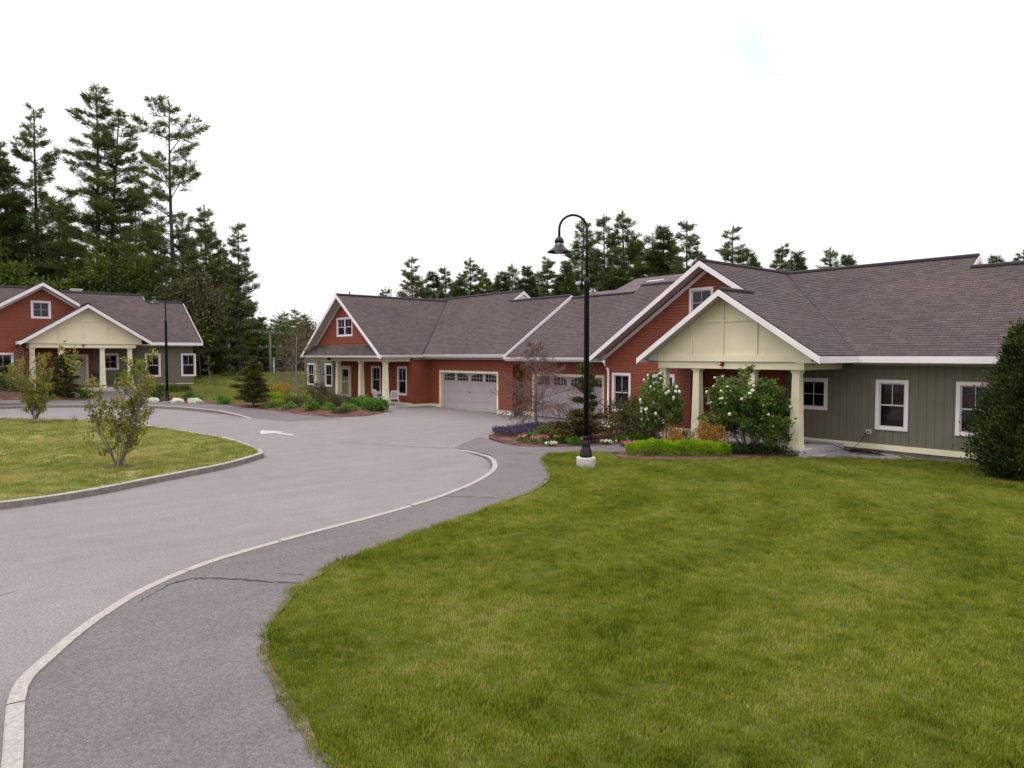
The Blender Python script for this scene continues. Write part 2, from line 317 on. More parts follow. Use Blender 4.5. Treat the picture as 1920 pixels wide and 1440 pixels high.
def scan(poly, pitch, v0, holes, vertical=False):
    """cut a polygon (u,v) into horizontal courses; returns (lb, rb, lt, rt, vb, vt, start-of-course)"""
    vs = {round(p[1], 5) for p in poly}
    lo, hi = min(vs), max(vs)
    for h in holes: vs |= {h[2], h[3]}
    k = math.floor((lo-v0)/pitch)
    starts = set()
    while v0+k*pitch < hi:
        q = round(v0+k*pitch, 5); starts.add(q)
        if q > lo: vs.add(q)
        k += 1
    vs = sorted(v for v in vs if lo-1e-6 <= v <= hi+1e-6); out = []
    for a_, b_ in zip(vs, vs[1:]):
        if b_-a_ < 1e-4: continue
        m_ = (a_+b_)/2; xs = []
        for i in range(len(poly)):
            p, q = poly[i], poly[(i+1) % len(poly)]
            if (p[1]-m_)*(q[1]-m_) < 0:
                f = lambda v: p[0]+(q[0]-p[0])*(v-p[1])/(q[1]-p[1])
                xs.append((f(m_), f(a_), f(b_)))
        xs.sort(); seg = [[xs[i], xs[i+1]] for i in range(0, len(xs)-1, 2)]
        for h in holes:
            if h[2]-1e-6 <= m_ <= h[3]+1e-6:
                ns = []
                for l, r in seg:
                    if h[1] <= l[0] or h[0] >= r[0]: ns.append([l, r]); continue
                    if h[0] > l[0]: ns.append([l, (h[0],)*3])
                    if h[1] < r[0]: ns.append([(h[1],)*3, r])
                seg = ns
        for l, r in seg: out.append((l[1], r[1], l[2], r[2], a_, b_))
    return out
def clad(mb, O, U, V, N, poly, pitch, lip, holes=(), v0=0., cove=0):
    """lapped courses standing proud at the bottom edge; cove = dutch-lap hollow at the top of each course"""
    O, U, V, N = map(Vector, (O, U, V, N))
    for lb, rb, lt, rt, a_, b_ in scan(poly, pitch, v0, holes):
        if cove:
            fa = ((a_-v0)/pitch) % 1; fa = 0 if fa > .999 else fa; fb = min(1, fa+(b_-a_)/pitch)
            prof = lambda f: lip if f <= cove else lip*(1-(f-cove)/(1-cove))*.75
            P = lambda u, v, o: O+U*u+V*v+N*(o+.001)
            cuts = [fa]+([cove] if fa < cove < fb else [])+[fb]
            if fa == 0: mb.face([P(lb, a_, 0), P(rb, a_, 0), P(rb, a_, lip), P(lb, a_, lip)])
            for f0, f1 in zip(cuts, cuts[1:]):
                t0, t1 = (f0-fa)/(fb-fa), (f1-fa)/(fb-fa); v0_, v1_ = a_+(b_-a_)*t0, a_+(b_-a_)*t1
                l0, r0, l1, r1 = lb+(lt-lb)*t0, rb+(rt-rb)*t0, lb+(lt-lb)*t1, rb+(rt-rb)*t1
                o0 = lip if f0 < cove else lip*(1-(f0-cove)/(1-cove))*.75; o1 = lip if f1 <= cove else 0
                mb.face([P(l0, v0_, o0), P(r0, v0_, o0), P(r1, v1_, o1), P(l1, v1_, o1)])
                if abs(f0-cove) < 1e-6: mb.face([P(l0, v0_, lip), P(r0, v0_, lip), P(r0, v0_, o0), P(l0, v0_, o0)])
            continue
        fa = ((a_-v0)/pitch) % 1; fa = 0 if fa > .999 else fa
        fb = fa+(b_-a_)/pitch; oa = lip*(1-fa)+.001; ob = lip*(1-min(fb, 1))+.001
        P = lambda u, v, o: O+U*u+V*v+N*o
        mb.face([P(lb, a_, oa), P(rb, a_, oa), P(rt, b_, ob), P(lt, b_, ob)], [(lb, a_), (rb, a_), (rt, b_), (lt, b_)])
        if fa == 0: mb.face([P(lb, a_, 0), P(rb, a_, 0), P(rb, a_, oa), P(lb, a_, oa)], [(lb, a_-.002), (rb, a_-.002), (rb, a_), (lb, a_)])
def boards(mb, O, U, V, N, poly, pitch, groove, depth, holes=()):
    """vertical boards with real grooves: swap u/v and leave gaps"""
    O, U, V, N = map(Vector, (O, U, V, N))
    hs = [(h[2], h[3], h[0], h[1]) for h in holes]; pl = [(p[1], p[0]) for p in poly]
    for lb, rb, lt, rt, a_, b_ in scan(pl, pitch, 0, hs):
        fa = (a_/pitch) % 1; fa = 0 if fa > .999 else fa
        P = lambda v, u, o: O+U*u+V*v+N*o
        mb.face([P(lb, a_, 0), P(rb, a_, 0), P(rt, b_, 0), P(lt, b_, 0)])
        a2 = a_+groove if fa == 0 else a_
        if b_-a2 < .002: continue
        mb.face([P(lb, a2, depth), P(rb, a2, depth), P(rt, b_, depth), P(lt, b_, depth)])
        mb.face([P(lb, a2, 0), P(rb, a2, 0), P(rb, a2, depth), P(lb, a2, depth)])
        mb.face([P(lt, b_, 0), P(rt, b_, 0), P(rt, b_, depth), P(lt, b_, depth)])
UX, UY, UZ = (1, 0, 0), (0, 1, 0), (0, 0, 1)
LAP = .108
def wall_s(root, kind, x0z, y, holes=(), name='wall', v0=0.):
    """wall facing -Y; x0z = polygon in (x,z)"""
    mb = MB()
    if kind in ('green', 'sage'): boards(mb, (0, y, 0), UX, UZ, (0, -1, 0), x0z, .235, .014, .012, holes)
    else: clad(mb, (0, y, 0), UX, UZ, (0, -1, 0), x0z, LAP, .038, holes, v0, .64)
    return mb.build(name, M[kind], root)
def wall_e(root, kind, yz, x, s=1, name='wall'):
    """wall facing +X (s=1) or -X; yz polygon in (y,z)"""
    mb = MB()
    if kind in ('green', 'sage'): boards(mb, (x, 0, 0), UY, UZ, (s, 0, 0), yz, .235, .014, .012)
    else: clad(mb, (x, 0, 0), UY, UZ, (s, 0, 0), yz, LAP, .038, (), 0., .64)
    return mb.build(name, M[kind], root)
def rect(a_, b_, c, d): return [(a_, c), (b_, c), (b_, d), (a_, d)]

def roof(root, A, B, D, poly=None, mat='shingle', thick=.10):
    """A->B along the eave, A->D up the slope; poly in metres on that plane"""
    A, B, D = map(Vector, (A, B, D)); U = (B-A).normalized(); V = (D-A); V = (V-U*V.dot(U)); L = V.length; V.normalize(); N = U.cross(V)
    if N.z < 0: N = -N
    W = (B-A).length
    poly = poly or rect(0, W, 0, L)
    mb = MB(); clad(mb, A, U, V, N, poly, .14, .010, (), 0.)
    P = lambda u, v, o: A+U*u+V*v+N*o
    n_ = len(poly)
    for i in range(n_):
        p, q = poly[i], poly[(i+1) % n_]; mb.face([P(*p, 0), P(*q, 0), P(*q, -thick), P(*p, -thick)])
    o = mb.build('roof', M[mat], root)
    m2 = MB(); m2.face([P(u, v, -thick-.003) for u, v in poly]); m2.build('soffit', M['soffit'], root)
    return o
def board(root, name, mat, a_, b_, down, out, h, t):
    """fascia board from a to b, hanging h down, t thick along out"""
    a_, b_, out = Vector(a_), Vector(b_), Vector(out); dn = Vector((0, 0, -h))
    mb = MB(); mb.prism([a_, b_, b_+dn, a_+dn], out*t); return mb.build(name, M[mat], root)

def window(root, x0, x1, z0, z1, y, style='double', blind=True, trim='white'):
    T = .105
    mb = MB()
    for bx_ in ((x0, z1-T, x1, z1), (x0, z0, x1, z0+T*.9), (x0, z0+T*.9, x0+T, z1-T), (x1-T, z0+T*.9, x1, z1-T)):
        mb.box(bx_[0], y-.045, bx_[1], bx_[2], y+.03, bx_[3])
    f = mb.build('window', M[trim], root)
    a_, b_, c, d = x0+T, x1-T, z0+T*.9, z1-T; s_ = .035
    sm_ = MB()
    def fr(u0, u1, w0, w1, yy):
        sm_.box(u0, yy, w1-s_, u1, yy+.03, w1); sm_.box(u0, yy, w0, u1, yy+.03, w0+s_)
        sm_.box(u0, yy, w0+s_, u0+s_, yy+.03, w1-s_); sm_.box(u1-s_, yy, w0+s_, u1, yy+.03, w1-s_)
    units = [(a_, b_)] if style != 'pair' else [(a_, (a_+b_)/2-.03), ((a_+b_)/2+.03, b_)]
    if style == 'pair':
        p2 = MB(); p2.box((a_+b_)/2-.03, y-.03, c, (a_+b_)/2+.03, y+.03, d); p2.build('mullion', M[trim], f)
    for u0, u1 in units:
        fr(u0, u1, c, d, y+.005)
        mid = (c+d)/2
        if style in ('double', 'pair'):
            sm_.box(u0+s_, y+.002, mid-.022, u1-s_, y+.032, mid+.022)
            sm_.box((u0+u1)/2-.009, y+.012, mid+.022, (u0+u1)/2+.009, y+.03, d-s_)
        else:
            sm_.box((u0+u1)/2-.009, y+.012, c+s_, (u0+u1)/2+.009, y+.03, d-s_); sm_.box(u0+s_, y+.014, mid-.009, u1-s_, y+.028, mid+.009)
        pn = MB(); pn.box(u0+s_, y+.035, c+s_, u1-s_, y+.041, d-s_); pn.build('pane', M['glass'], f)
        if blind:
            bl = MB(); q = c+.05
            while q < d-.04:
                bl.prism([(u0+.03, y+.10, q), (u1-.03, y+.10, q), (u1-.03, y+.122, q+.016), (u0+.03, y+.122, q+.016)], (0, .001, .002)); q += .036
            bl.build('blind', M['blind'], f)
    sm_.build('sash', M['sash'], f)
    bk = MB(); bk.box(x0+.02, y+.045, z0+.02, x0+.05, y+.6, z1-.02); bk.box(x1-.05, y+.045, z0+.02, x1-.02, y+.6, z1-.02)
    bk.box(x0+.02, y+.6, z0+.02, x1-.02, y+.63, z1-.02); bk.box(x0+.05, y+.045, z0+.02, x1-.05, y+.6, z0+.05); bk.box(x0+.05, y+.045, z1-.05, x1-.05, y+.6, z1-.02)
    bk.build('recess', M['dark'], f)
    return f
def hole(x0, x1, z0, z1): return (x0+.04, x1-.04, z0+.04, z1-.04)

def garage_door(root, x0, x1, z1, y):
    """x0,x1,z1 outer edge of the trim"""
    T = .13
    mb = MB(); mb.box(x0, y-.04, z1-T, x1, y+.02, z1); mb.box(x0, y-.04, 0, x0+T, y+.02, z1-T); mb.box(x1-T, y-.04, 0, x1, y+.02, z1-T)
    mb.box(x0+T-.02, y+.021, 0, x0+T, y+.17, z1-T); mb.box(x1-T, y+.021, 0, x1-T+.02, y+.17, z1-T); mb.box(x0+T, y+.021, z1-T, x1-T, y+.17, z1-T+.02)
    mb.build('door_frame', M['cream'], root)
    a_, b_ = x0+T, x1-T; yd = y+.15; H = z1-T
    d = MB(); n = 4
    for k in range(n):
        c0, c1 = .01+k*(H-.02)/n, .01+(k+1)*(H-.02)/n-.006
        d.box(a_+.01, yd, c0, b_-.01, yd+.04, c1)
        if k < n-1:
            for q in range(4):
                u0 = a_+.12+q*(b_-a_-.12)/4; u1 = u0+(b_-a_)/4-.14
                for z_ in (c0+.07, c1-.09): d.box(u0, yd-.006, z_, u1, yd-.0005, z_+.012)
                d.box(u0, yd-.006, c0+.082, u0+.012, yd-.0005, c1-.09); d.box(u1-.012, yd-.006, c0+.082, u1, yd-.0005, c1-.09)
    bk = MB(); bk.box(a_, yd+.05, 0, b_, yd+.08, H)
    dd = d.build('garage_door', M['garage'], root); bk.build('backing', M['dark'], dd)
    sl = MB(); sl.box(a_+.01, yd-.012, 0.0, b_-.01, yd-.001, .03); sl.build('rubber_seal', M['black'], dd)
    hd = MB(); hd.box((a_+b_)/2-.12, yd-.04, H*.5-.01, (a_+b_)/2+.12, yd-.002, H*.5+.012); hd.build('handle', M['black'], dd)
    W = (b_-a_)/4
    for q in range(4):
        u0 = a_+q*W+.13; u1 = a_+(q+1)*W-.13; w0 = H*3/4+.09; hl, hh = .22, .40
        asc = q % 2 == 0
        top = lambda u: w0+hl+(hh-hl)*math.sqrt(max(0, 1-(1-((u-u0)/(u1-u0) if asc else (u1-u)/(u1-u0)))**2))
        ns = 10; us = [u0+(u1-u0)*i/ns for i in range(ns+1)]
        g = MB(); g.face([(u0, yd-.004, w0), (u1, yd-.004, w0)]+[(u, yd-.004, top(u)) for u in reversed(us)])
        g2 = g.build('window', M['windark'], dd)
        mu = MB()
        for i in range(5):
            u = u0+(u1-u0)*i/4; mu.box(u-.013, yd-.016, w0, u+.013, yd-.005, top(min(max(u, u0+.001), u1-.001)))
        mu.box(u0+.013, yd-.0155, w0+.17, u1-.013, yd-.0055, w0+.19); mu.box(u0-.013, yd-.0165, w0-.025, u1+.013, yd-.0045, w0)
        for i in range(ns):
            mu.prism([(us[i], yd-.0168, top(us[i])), (us[i+1], yd-.0168, top(us[i+1])), (us[i+1], yd-.0168, top(us[i+1])+.022), (us[i], yd-.0168, top(us[i])+.022)], (0, .012, 0))
        mu.build('muntins', M['garage'], g2)
M['windark'] = paint('dark_glass', (.010, .009, .012), .08, .1, 3, 0, .6)

def entry_door(root, x0, x1, z0, z1, y, storm=False):
    T = .13
    mb = MB(); mb.box(x0, y-.04, z1-T, x1, y+.05, z1); mb.box(x0, y-.04, z0, x0+T, y+.05, z1-T); mb.box(x1-T, y-.04, z0, x1, y+.05, z1-T)
    fr = mb.build('door_frame', M['white'] if not storm else M['cream'], root)
    a_, b_ = x0+T, x1-T
    if storm: a_ += .12; b_ -= .12; q_ = MB(); q_.box(x0+T, y+.0, z0, a_, y+.05, z1-T); q_.box(b_, y+.0, z0, x1-T, y+.05, z1-T); q_.build('jamb', M['cream'], fr)
    if b_-a_ > 1.15 and not storm:          # sidelight
        s0 = a_; s1 = a_+.34; a_ = s1+.06
        m2 = MB(); m2.box(s1, y-.03, z0, a_, y+.05, z1-T); m2.box(s0, y-.02, z0, s1, y+.05, z0+.75); m2.build('sidelight_frame', M['white'], fr)
        m3 = MB(); m3.box(s0, y+.0, z0+.75, s1, y+.02, z1-T); m3.build('sidelight', M['windark'], fr)
    d = MB(); zt = z1-T; wz0 = z0+(zt-z0)*.70; wz1 = zt-.14
    d.box(a_, y+.01, z0, b_, y+.05, wz0); d.box(a_, y+.01, wz1, b_, y+.05, zt); d.box(a_, y+.01, wz0, a_+.16, y+.05, wz1); d.box(b_-.16, y+.01, wz0, b_, y+.05, wz1)
    for q in (0, 1):
        u0 = a_+.13+q*(b_-a_-.2)/2; u1 = u0+(b_-a_)/2-.18
        for c in (z0+.2,): 
            d.box(u0, y+.0, c, u1, y+.0095, c+.02); d.box(u0, y+.0, wz0-.14, u1, y+.0095, wz0-.12); d.box(u0, y+.0, c+.02, u0+.02, y+.0095, wz0-.14); d.box(u1-.02, y+.0, c+.02, u1, y+.0095, wz0-.14)
    dd = d.build('door', M['door'], root)
    p = MB(); p.box(a_+.16, y+.02, wz0, b_-.16, y+.04, wz1); p.build('pane', M['windark'], dd)
    h = MB(); h.lathe([(.0, 0), (.03, .005), (.03, .03), (0, .035)], 10, (b_-.09, y-.03, z0+.95)); h.build('handle', M['brass'], dd)
    if storm:
        s = MB(); s.box(a_, y-.05, z0+.02, a_+.09, y-.02, zt); s.box(b_-.09, y-.05, z0+.02, b_, y-.02, zt); s.box(a_+.09, y-.05, zt-.09, b_-.09, y-.02, zt); s.box(a_+.09, y-.05, z0+.02, b_-.09, y-.02, z0+.16); s.box(a_+.09, y-.05, z0+1.0, b_-.09, y-.02, z0+1.05)
        st = s.build('storm_door', M['white'], root); g = MB(); g.box(a_+.09, y-.04, z0+.16, b_-.09, y-.034, zt-.09); g.build('pane', M['clear'], st)
    return dd
def column(root, x, y, z0, z1, b0=.16, b1=.115):
    mb = MB()
    def ring(h, r): return [(x-r, y-r, h), (x+r, y-r, h), (x+r, y+r, h), (x-r, y+r, h)]
    prof = [(z0, b0+.03), (z0+.06, b0+.03), (z0+.062, b0), (z1-.10, b1), (z1-.098, b1+.02), (z1-.06, b1+.02), (z1-.058, b1+.04), (z1, b1+.04)]
    rs = [ring(*p) for p in prof]
    for a_, b_ in zip(rs, rs[1:]):
        for i in range(4):
            j = (i+1) % 4; mb.face([a_[i], a_[j], b_[j], b_[i]])
    mb.face(rs[0]); mb.face(rs[-1])
    return mb.build('column', M['cream'], root)
def ridge_cap(root, a_, b_):
    a_, b_ = Vector(a_), Vector(b_); d = (b_-a_).normalized(); s_ = Vector((-d.y, d.x, 0))*.15
    mb = MB(); mb.prism([a_-s_+Vector((0, 0, -.06)), a_+s_+Vector((0, 0, -.06)), a_+s_*.9+Vector((0, 0, .012)), a_+Vector((0, 0, .055)), a_-s_*.9+Vector((0, 0, .012))], b_-a_)
    mb.build('ridge_vent', M['ridge'], root)
def strip(root, name, mat, a_, b_, w_, h_):
    a_, b_ = Vector(a_), Vector(b_); mb = MB(); mb.tube([a_, b_], w_, 4); return mb.build(name, M[mat], root)
def gutter(root, a_, b_, out):
    a_, b_, out = Vector(a_), Vector(b_), Vector(out)
    mb = MB(); z = Vector((0, 0, 1))
    mb.prism([a_, a_+out*.11+z*0, a_+out*.11-z*.03, a_+out*.085-z*.09, a_+out*.06-z*.115, a_-z*.115], b_-a_)
    return mb.build('gutter', M['white'], root)
def box_part(root, name, mat, *b): 
    mb = MB(); mb.box(*b); return mb.build(name, M[mat], root)

# ------------------------------------------------------------------ the house with red gable wing and cream gabled porch
def porch_house(label, org, loc, rz, dz, xend, xhigh, windows, left_ext=True, gx=-27.25, door=(-14.53, -13.08)):
    global ORG
    ORG = Vector((org[0], org[1], 0)); root = thing('porch_house', label, 'house', (loc[0], loc[1], dz), rz)
    S = .645; ZE = 3.13; WX = -14.83; WZ = 6.58; YB = 32.7
    # roofs -------------------------------------------------
    def main_roof(x0, x1, ye, ze, s, yr):
        zr_ = ze+s*(yr-ye); roof(root, (x0, ye, ze), (x1, ye, ze), (x0, yr, zr_)); 
        yb = 2*yr-ye; roof(root, (x0, yb, ze), (x1, yb, ze), (x0, yr, zr_)); ridge_cap(root, (x0, yr, zr_+.01), (x1, yr, zr_+.01)); return zr_
    zh = main_roof(-14.9, xhigh, 22.1, ZE, S, 27.4)
    zl_ = main_roof(xhigh, xend, 22.1, ZE, S, 26.7)
    # white rakes where the higher roof ends
    for (x, y0, y1, z0, z1) in ((xhigh, 26.55, 27.4, ZE+S*4.45, zh), (xhigh, 28.4, 27.4, zh-.645, zh)):
        mb = MB(); mb.prism([(x+.001, y0, z0-.03), (x+.001, y1, z1-.03), (x+.001, y1, z1-.21), (x+.001, y0, z0-.21)], (.035, 0, 0)); mb.build('rake_board', M['white'], root)
    mb = MB(); mb.face([(x_, y_, z_) for x_, y_, z_ in ((xhigh, 26.6, ZE+S*4.5-.2), (xhigh, 27.4, zh-.15), (xhigh, 28.2, ZE+S*4.5-.2))]); mb.build('gable_panel', M['cream'], root)
    # end gable of the low roof
    for (y0, y1) in ((22.1, 26.7), (31.3, 26.7)):
        z0, z1 = ZE, zl_; mb = MB(); mb.prism([(xend+.001, y0, z0), (xend+.001, y1, z1), (xend+.001, y1, z1-.2), (xend+.001, y0, z0-.2)], (.035, 0, 0)); mb.build('rake_board', M['white'], root)
    xw = xend-.45
    wall_e(root, 'green', [(22.76, .2), (30.6, .2), (30.6, 3.2), (26.7, 5.85), (22.76, 3.2)], xw)
    # left part: garage roof low and high
    if left_ext:
        main_roof(gx, -22.9, 22.6, 3.05, .67, 27.5); main_roof(-22.9, -14.9, 22.6, 3.05, .67, 28.1)
    # wing roof (gable to the front)
    wl = -20.18; wr = -9.50
    roof(root, (wl, 21.4, WZ-S*(WX-wl)), (wl, 27.6, WZ-S*(WX-wl)), (WX, 21.4, WZ))
    sl = math.hypot(1, S); L = (wr-WX)*sl      # slope length on the right side
    up = ((wr - -12.84))*sl
    roof(root, (wr, 19.6, WZ-S*(wr-WX)), (wr, 27.6, WZ-S*(wr-WX)), (WX, 19.6, WZ), poly=[(0, 0), (8.0, 0), (8.0, L), (1.8, L), (1.8, up), (0, up)])
    ridge_cap(root, (WX, 21.4, WZ+.01), (WX, 27.5, WZ+.01))
    # porch roof left slope
    px_, pz = -12.84, WZ-S*(-12.84-WX); pl = -16.17; ps = (pz-3.08)/(px_-pl)
    roof(root, (pl, 19.6, 3.08), (pl, 21.99, 3.08), (px_, 19.6, pz-.002))
    ridge_cap(root, (px_, 19.6, pz+.01), (px_, 21.5, pz+.01))
    # valley line of wing and main roof
    va, vb_ = Vector((wr-.02, 22.12, ZE+.015)), Vector((WX+.05, 27.42, WZ-.0))
    strip(root, 'valley_flashing', 'ridge', va, vb_, .022, 0)
    # rakes: boards in the plane y, hanging under the roof edge
    def rake(xa, za, xb, zb, y, h=.20, mat='white', t=.04, name='rake_board'):
        mb = MB(); mb.prism([(xa, y-t, za), (xb, y-t, zb), (xb, y-t, zb-h), (xa, y-t, za-h)], (0, t-.001, 0)); mb.build(name, M[mat], root)
    zt = WZ-S*(WX-wl)
    rake(wl-.02, zt-.013-.03, WX, WZ-.03, 21.4); rake(WX, WZ-.03, px_+.05, WZ-S*(px_+.05-WX)-.03, 21.4)
    rake(pl-.02, 3.08-.03-.013, px_, pz-.03, 19.6); rake(px_, pz-.03, wr+.02, WZ-S*(wr+.02-WX)-.03, 19.6)
    # second, thinner frieze board against the wing wall
    rake(wl+.38, zt+S*.36-.19, WX, WZ-.20, 22.0-.018, .16, 'white', .03, 'frieze_board'); rake(WX, WZ-.20, -12.6, WZ-S*(-12.6-WX)-.20, 22.0-.018, .16, 'white', .03, 'frieze_board')
    # eave fascias
    board(root, 'fascia', 'white', (wr, 22.1, ZE-.01), (xend, 22.1, ZE-.01), 0, (0, -1, 0), .20, .03)
    board(root, 'fascia', 'white', (wr+.0, 19.6, ZE-.01), (wr+.0, 22.07, ZE-.01), 0, (1, 0, 0), .20, .03)
    board(root, 'fascia', 'white', (pl, 19.6, 3.07), (pl, 21.98, 3.07), 0, (-1, 0, 0), .18, .03)
    board(root, 'fascia', 'white', (wl, 21.4, zt-.01), (wl, 22.6, zt-.01), 0, (-1, 0, 0), .20, .03)
    box_part(root, 'eave_soffit', 'soffit', wr-.02, 22.1, 2.925, xend, 22.74, 2.94)
    box_part(root, 'eave_soffit', 'soffit', -10.24, 19.62, 2.925, wr-.003, 22.098, 2.94)
    box_part(root, 'frieze_board', 'soffit', -9.9, 22.70, 2.84, xw, 22.735, 2.924)
    box_part(root, 'eave_soffit', 'soffit', wl+.02, 21.42, 2.945, -19.84, 22.6, 2.955)
    # boxed return on the wing's left tip (white triangle)
    mb = MB(); mb.prism([(wl+.06, 21.97, 2.96), (-19.83, 21.97, 2.96), (-19.83, 21.97, 3.26), (wl+.06, 21.97, 3.06)], (0, .025, 0)); mb.build('cornice_return', M['white'], root)
    mb = MB(); mb.prism([(pl+.10, 20.1, 2.955), (-15.70, 20.1, 2.955), (-15.70, 20.1, 3.27), (pl+.10, 20.1, 3.02)], (0, .03, 0)); mb.build('cornice_return', M['white'], root)
    # walls --------------------------------------------------
    G = [w_ for w_ in windows if w_[4] == 'g']; Rr = [w_ for w_ in windows if w_[4] == 'r']
    wall_s(root, 'green', rect(-12.15, xw, .36, 2.93), 22.74, [hole(*w_[:4]) for w_ in G])
    wall_s(root, 'red', rect(-15.57, -12.15, .36, 2.93), 22.74, [(door[0]+.03, door[1]-.02, .3, 2.29)], v0=.36)
    zu = lambda x: WZ-S*abs(x-WX)-.13
    wall_s(root, 'red', [(-19.8, .36), (-15.57, .36), (-15.57, 2.95), (-9.9, 2.95), (-9.9, zu(-9.9)), (WX, zu(WX)), (-19.8, zu(-19.8))], 22.0, [hole(*w_[:4]) for w_ in Rr])
    wall_e(root, 'red', rect(22.0, 22.76, .36, 2.95), -15.57)
    wall_e(root, 'red', rect(22.0, 23.8, .36, 3.0), -19.8, -1)
    for (x0, x1, y) in ((-19.84, -19.70, 22.0), (-15.68, -15.545, 22.0)): box_part(root, 'corner_board', 'red', x0, y-.024, .36, x1, y+.06, 2.93 if x0 > -19 else 3.2)
    box_part(root, 'base_trim', 'cream', -12.4, 22.70, .20, xw, 22.738, .37); box_part(root, 'base_trim', 'cream', -15.56, 22.70, .305, door[0]-.02, 22.738, .37)
    box_part(root, 'base_trim', 'cream', -19.82, 21.955, .20, -15.6, 21.995, .37); box_part(root, 'base_trim', 'cream', -15.59, 21.96, .20, -15.53, 22.70, .37)
    box_part(root, 'foundation', 'found', -10.1, 22.76, -.3, xw-.03, 30.5, .21); box_part(root, 'foundation', 'found', -19.78, 22.02, -.3, -15.6, 30.5, .21)
    box_part(root, 'back_wall', 'green', -27.2 if left_ext else -19.8, 32.0, -.3, xw, 32.1, 3.1)
    for w_ in windows:
        window(root, w_[0], w_[1], w_[2], w_[3], 22.74 if w_[4] == 'g' else 22.0, w_[5], w_[6])
    # porch ---------------------------------------------------
    box_part(root, 'porch_slab', 'slab', -15.52, 19.85, -.3, -10.14, 22.73, .30)
    box_part(root, 'porch_ceiling', 'ceil', -15.50, 20.62, 2.93, -10.30, 22.72, 2.945)
    bm_ = MB(); bm_.box(-15.68, 20.17, 2.70, -10.24, 20.62, 2.93); bm_.box(-10.47, 20.62, 2.70, -10.24, 22.69, 2.928); bm_.box(-15.68, 20.62, 2.70, -15.46, 21.95, 2.928)
    bm_.build('beam', M['cream'], root)
    for x in (-15.55, -14.15, -12.05, -10.56): column(root, x, 20.40, .30, 2.70)
    zp = lambda x: (pz-ps*(px_-x) if x < px_ else WZ-S*(x-WX))-.11
    mb = MB(); mb.prism([(-15.69, 20.15, 2.94), (-9.90, 20.15, 2.94), (-9.90, 20.15, zp(-9.9)), (px_, 20.15, zp(px_)), (-15.69, 20.15, zp(-15.69))], (0, .05, 0)); gw = mb.build('porch_gable', M['cream'], root)
    bt = MB()
    bt.box(-15.68, 20.10, 2.943, -9.98, 20.148, 3.16)
    for x in (-14.23, -13.02, -11.80): bt.box(x-.045, 20.108, 3.162, x+.045, 20.149, min(zp(x)-.03, 4.24 if x != -13.02 else 9))
    bt.box(-14.275, 20.110, 4.243, -13.067, 20.1492, 4.33); bt.box(-12.973, 20.110, 4.243, -11.755, 20.1492, 4.33)
    bt.build('battens', M['cream'], gw)
    # alarm dome on the beam
    al = MB(); al.box(-13.10, 20.10, 2.80, -12.98, 20.168, 2.93); alo = al.build('fire_alarm', M['redpaint'], root)
    al = MB(); al.lathe([(.0, 0), (.06, .01), (.075, .05), (.05, .09), (0, .1)], 14, (-13.04, 20.08, 2.81)); al.build('horn', M['redpaint'], alo)
    box_part(alo, 'strobe', 'vibwhite', -13.065, 20.0, 2.85, -13.02, 20.02, 2.89)
    entry_door(root, door[0], door[1], .31, 2.32, 22.70)
    if left_ext:
        wall_s(root, 'red', rect(gx-.0, -19.82, .10, 2.95), 23.8, [(-26.43, -21.57, 0, 2.19)], v0=.2)
        garage_door(root, -26.47, -21.53, 2.23, 23.8)
        box_part(root, 'base_trim', 'cream', gx+.02, 23.76, .03, -26.48, 23.797, .24); box_part(root, 'base_trim', 'cream', -21.52, 23.76, .03, -19.9, 23.797, .24)
        board(root, 'fascia', 'white', (gx, 22.6, 3.035), (-19.95, 22.6, 3.035), 0, (0, -1, 0), .17, .03)
        gutter(root, (gx, 22.568, 3.03), (-20.2, 22.568, 3.03), (0, -1, 0))
        box_part(root, 'eave_soffit', 'soffit', gx, 22.6, 2.85, -19.85, 23.8, 2.864)
        mb = MB(); mb.tube([(-20.32, 22.40, 2.93), (-20.30, 22.38, 2.85), (-19.66, 21.93, 2.55), (-19.62, 21.91, 2.45), (-19.62, 21.91, .25), (-19.62, 21.72, .14)], .05, 8); mb.build('downspout', M['white'], root)
    ORG = Vector((0, 0, 0))
    return root

porch_house('large right-hand house with red clapboard gable, cream porch and long grey-green board wall', (-14, 22), (-14, 22), 0, 0, -2.0, -7.85,
    [(-9.2, -8.25, .83, 2.39, 'g', 'double', True), (-6.98, -6.03, .83, 2.39, 'g', 'double', True), (-4.6, -3.65, .83, 2.39, 'g', 'double', True), (-11.7, -10.72, 1.33, 2.39, 'g', 'single', False),
     (-19.47, -18.46, .80, 2.42, 'r', 'double', True), (-17.31, -16.29, .81, 2.41, 'r', 'double', False), (-15.66, -14.62, 4.55, 5.65, 'r', 'single', False)])
porch_house('leftmost house with cream gabled porch, standing higher below the tall pines', (-14, 22), (-27.76-22, 20.25-14), R(90), .88, -5.75, -8.25,
    [(-9.2, -8.25, .83, 2.39, 'g', 'double', True), (-6.98, -6.03, .83, 2.39, 'g', 'double', True), (-11.7, -10.72, 1.33, 2.39, 'g', 'single', False),
     (-19.47, -18.46, .80, 2.42, 'r', 'double', False), (-17.31, -16.29, .81, 2.41, 'r', 'double', False), (-15.4, -14.4, 4.45, 5.5, 'r', 'single', False)], True, door=(-13.58, -12.42))

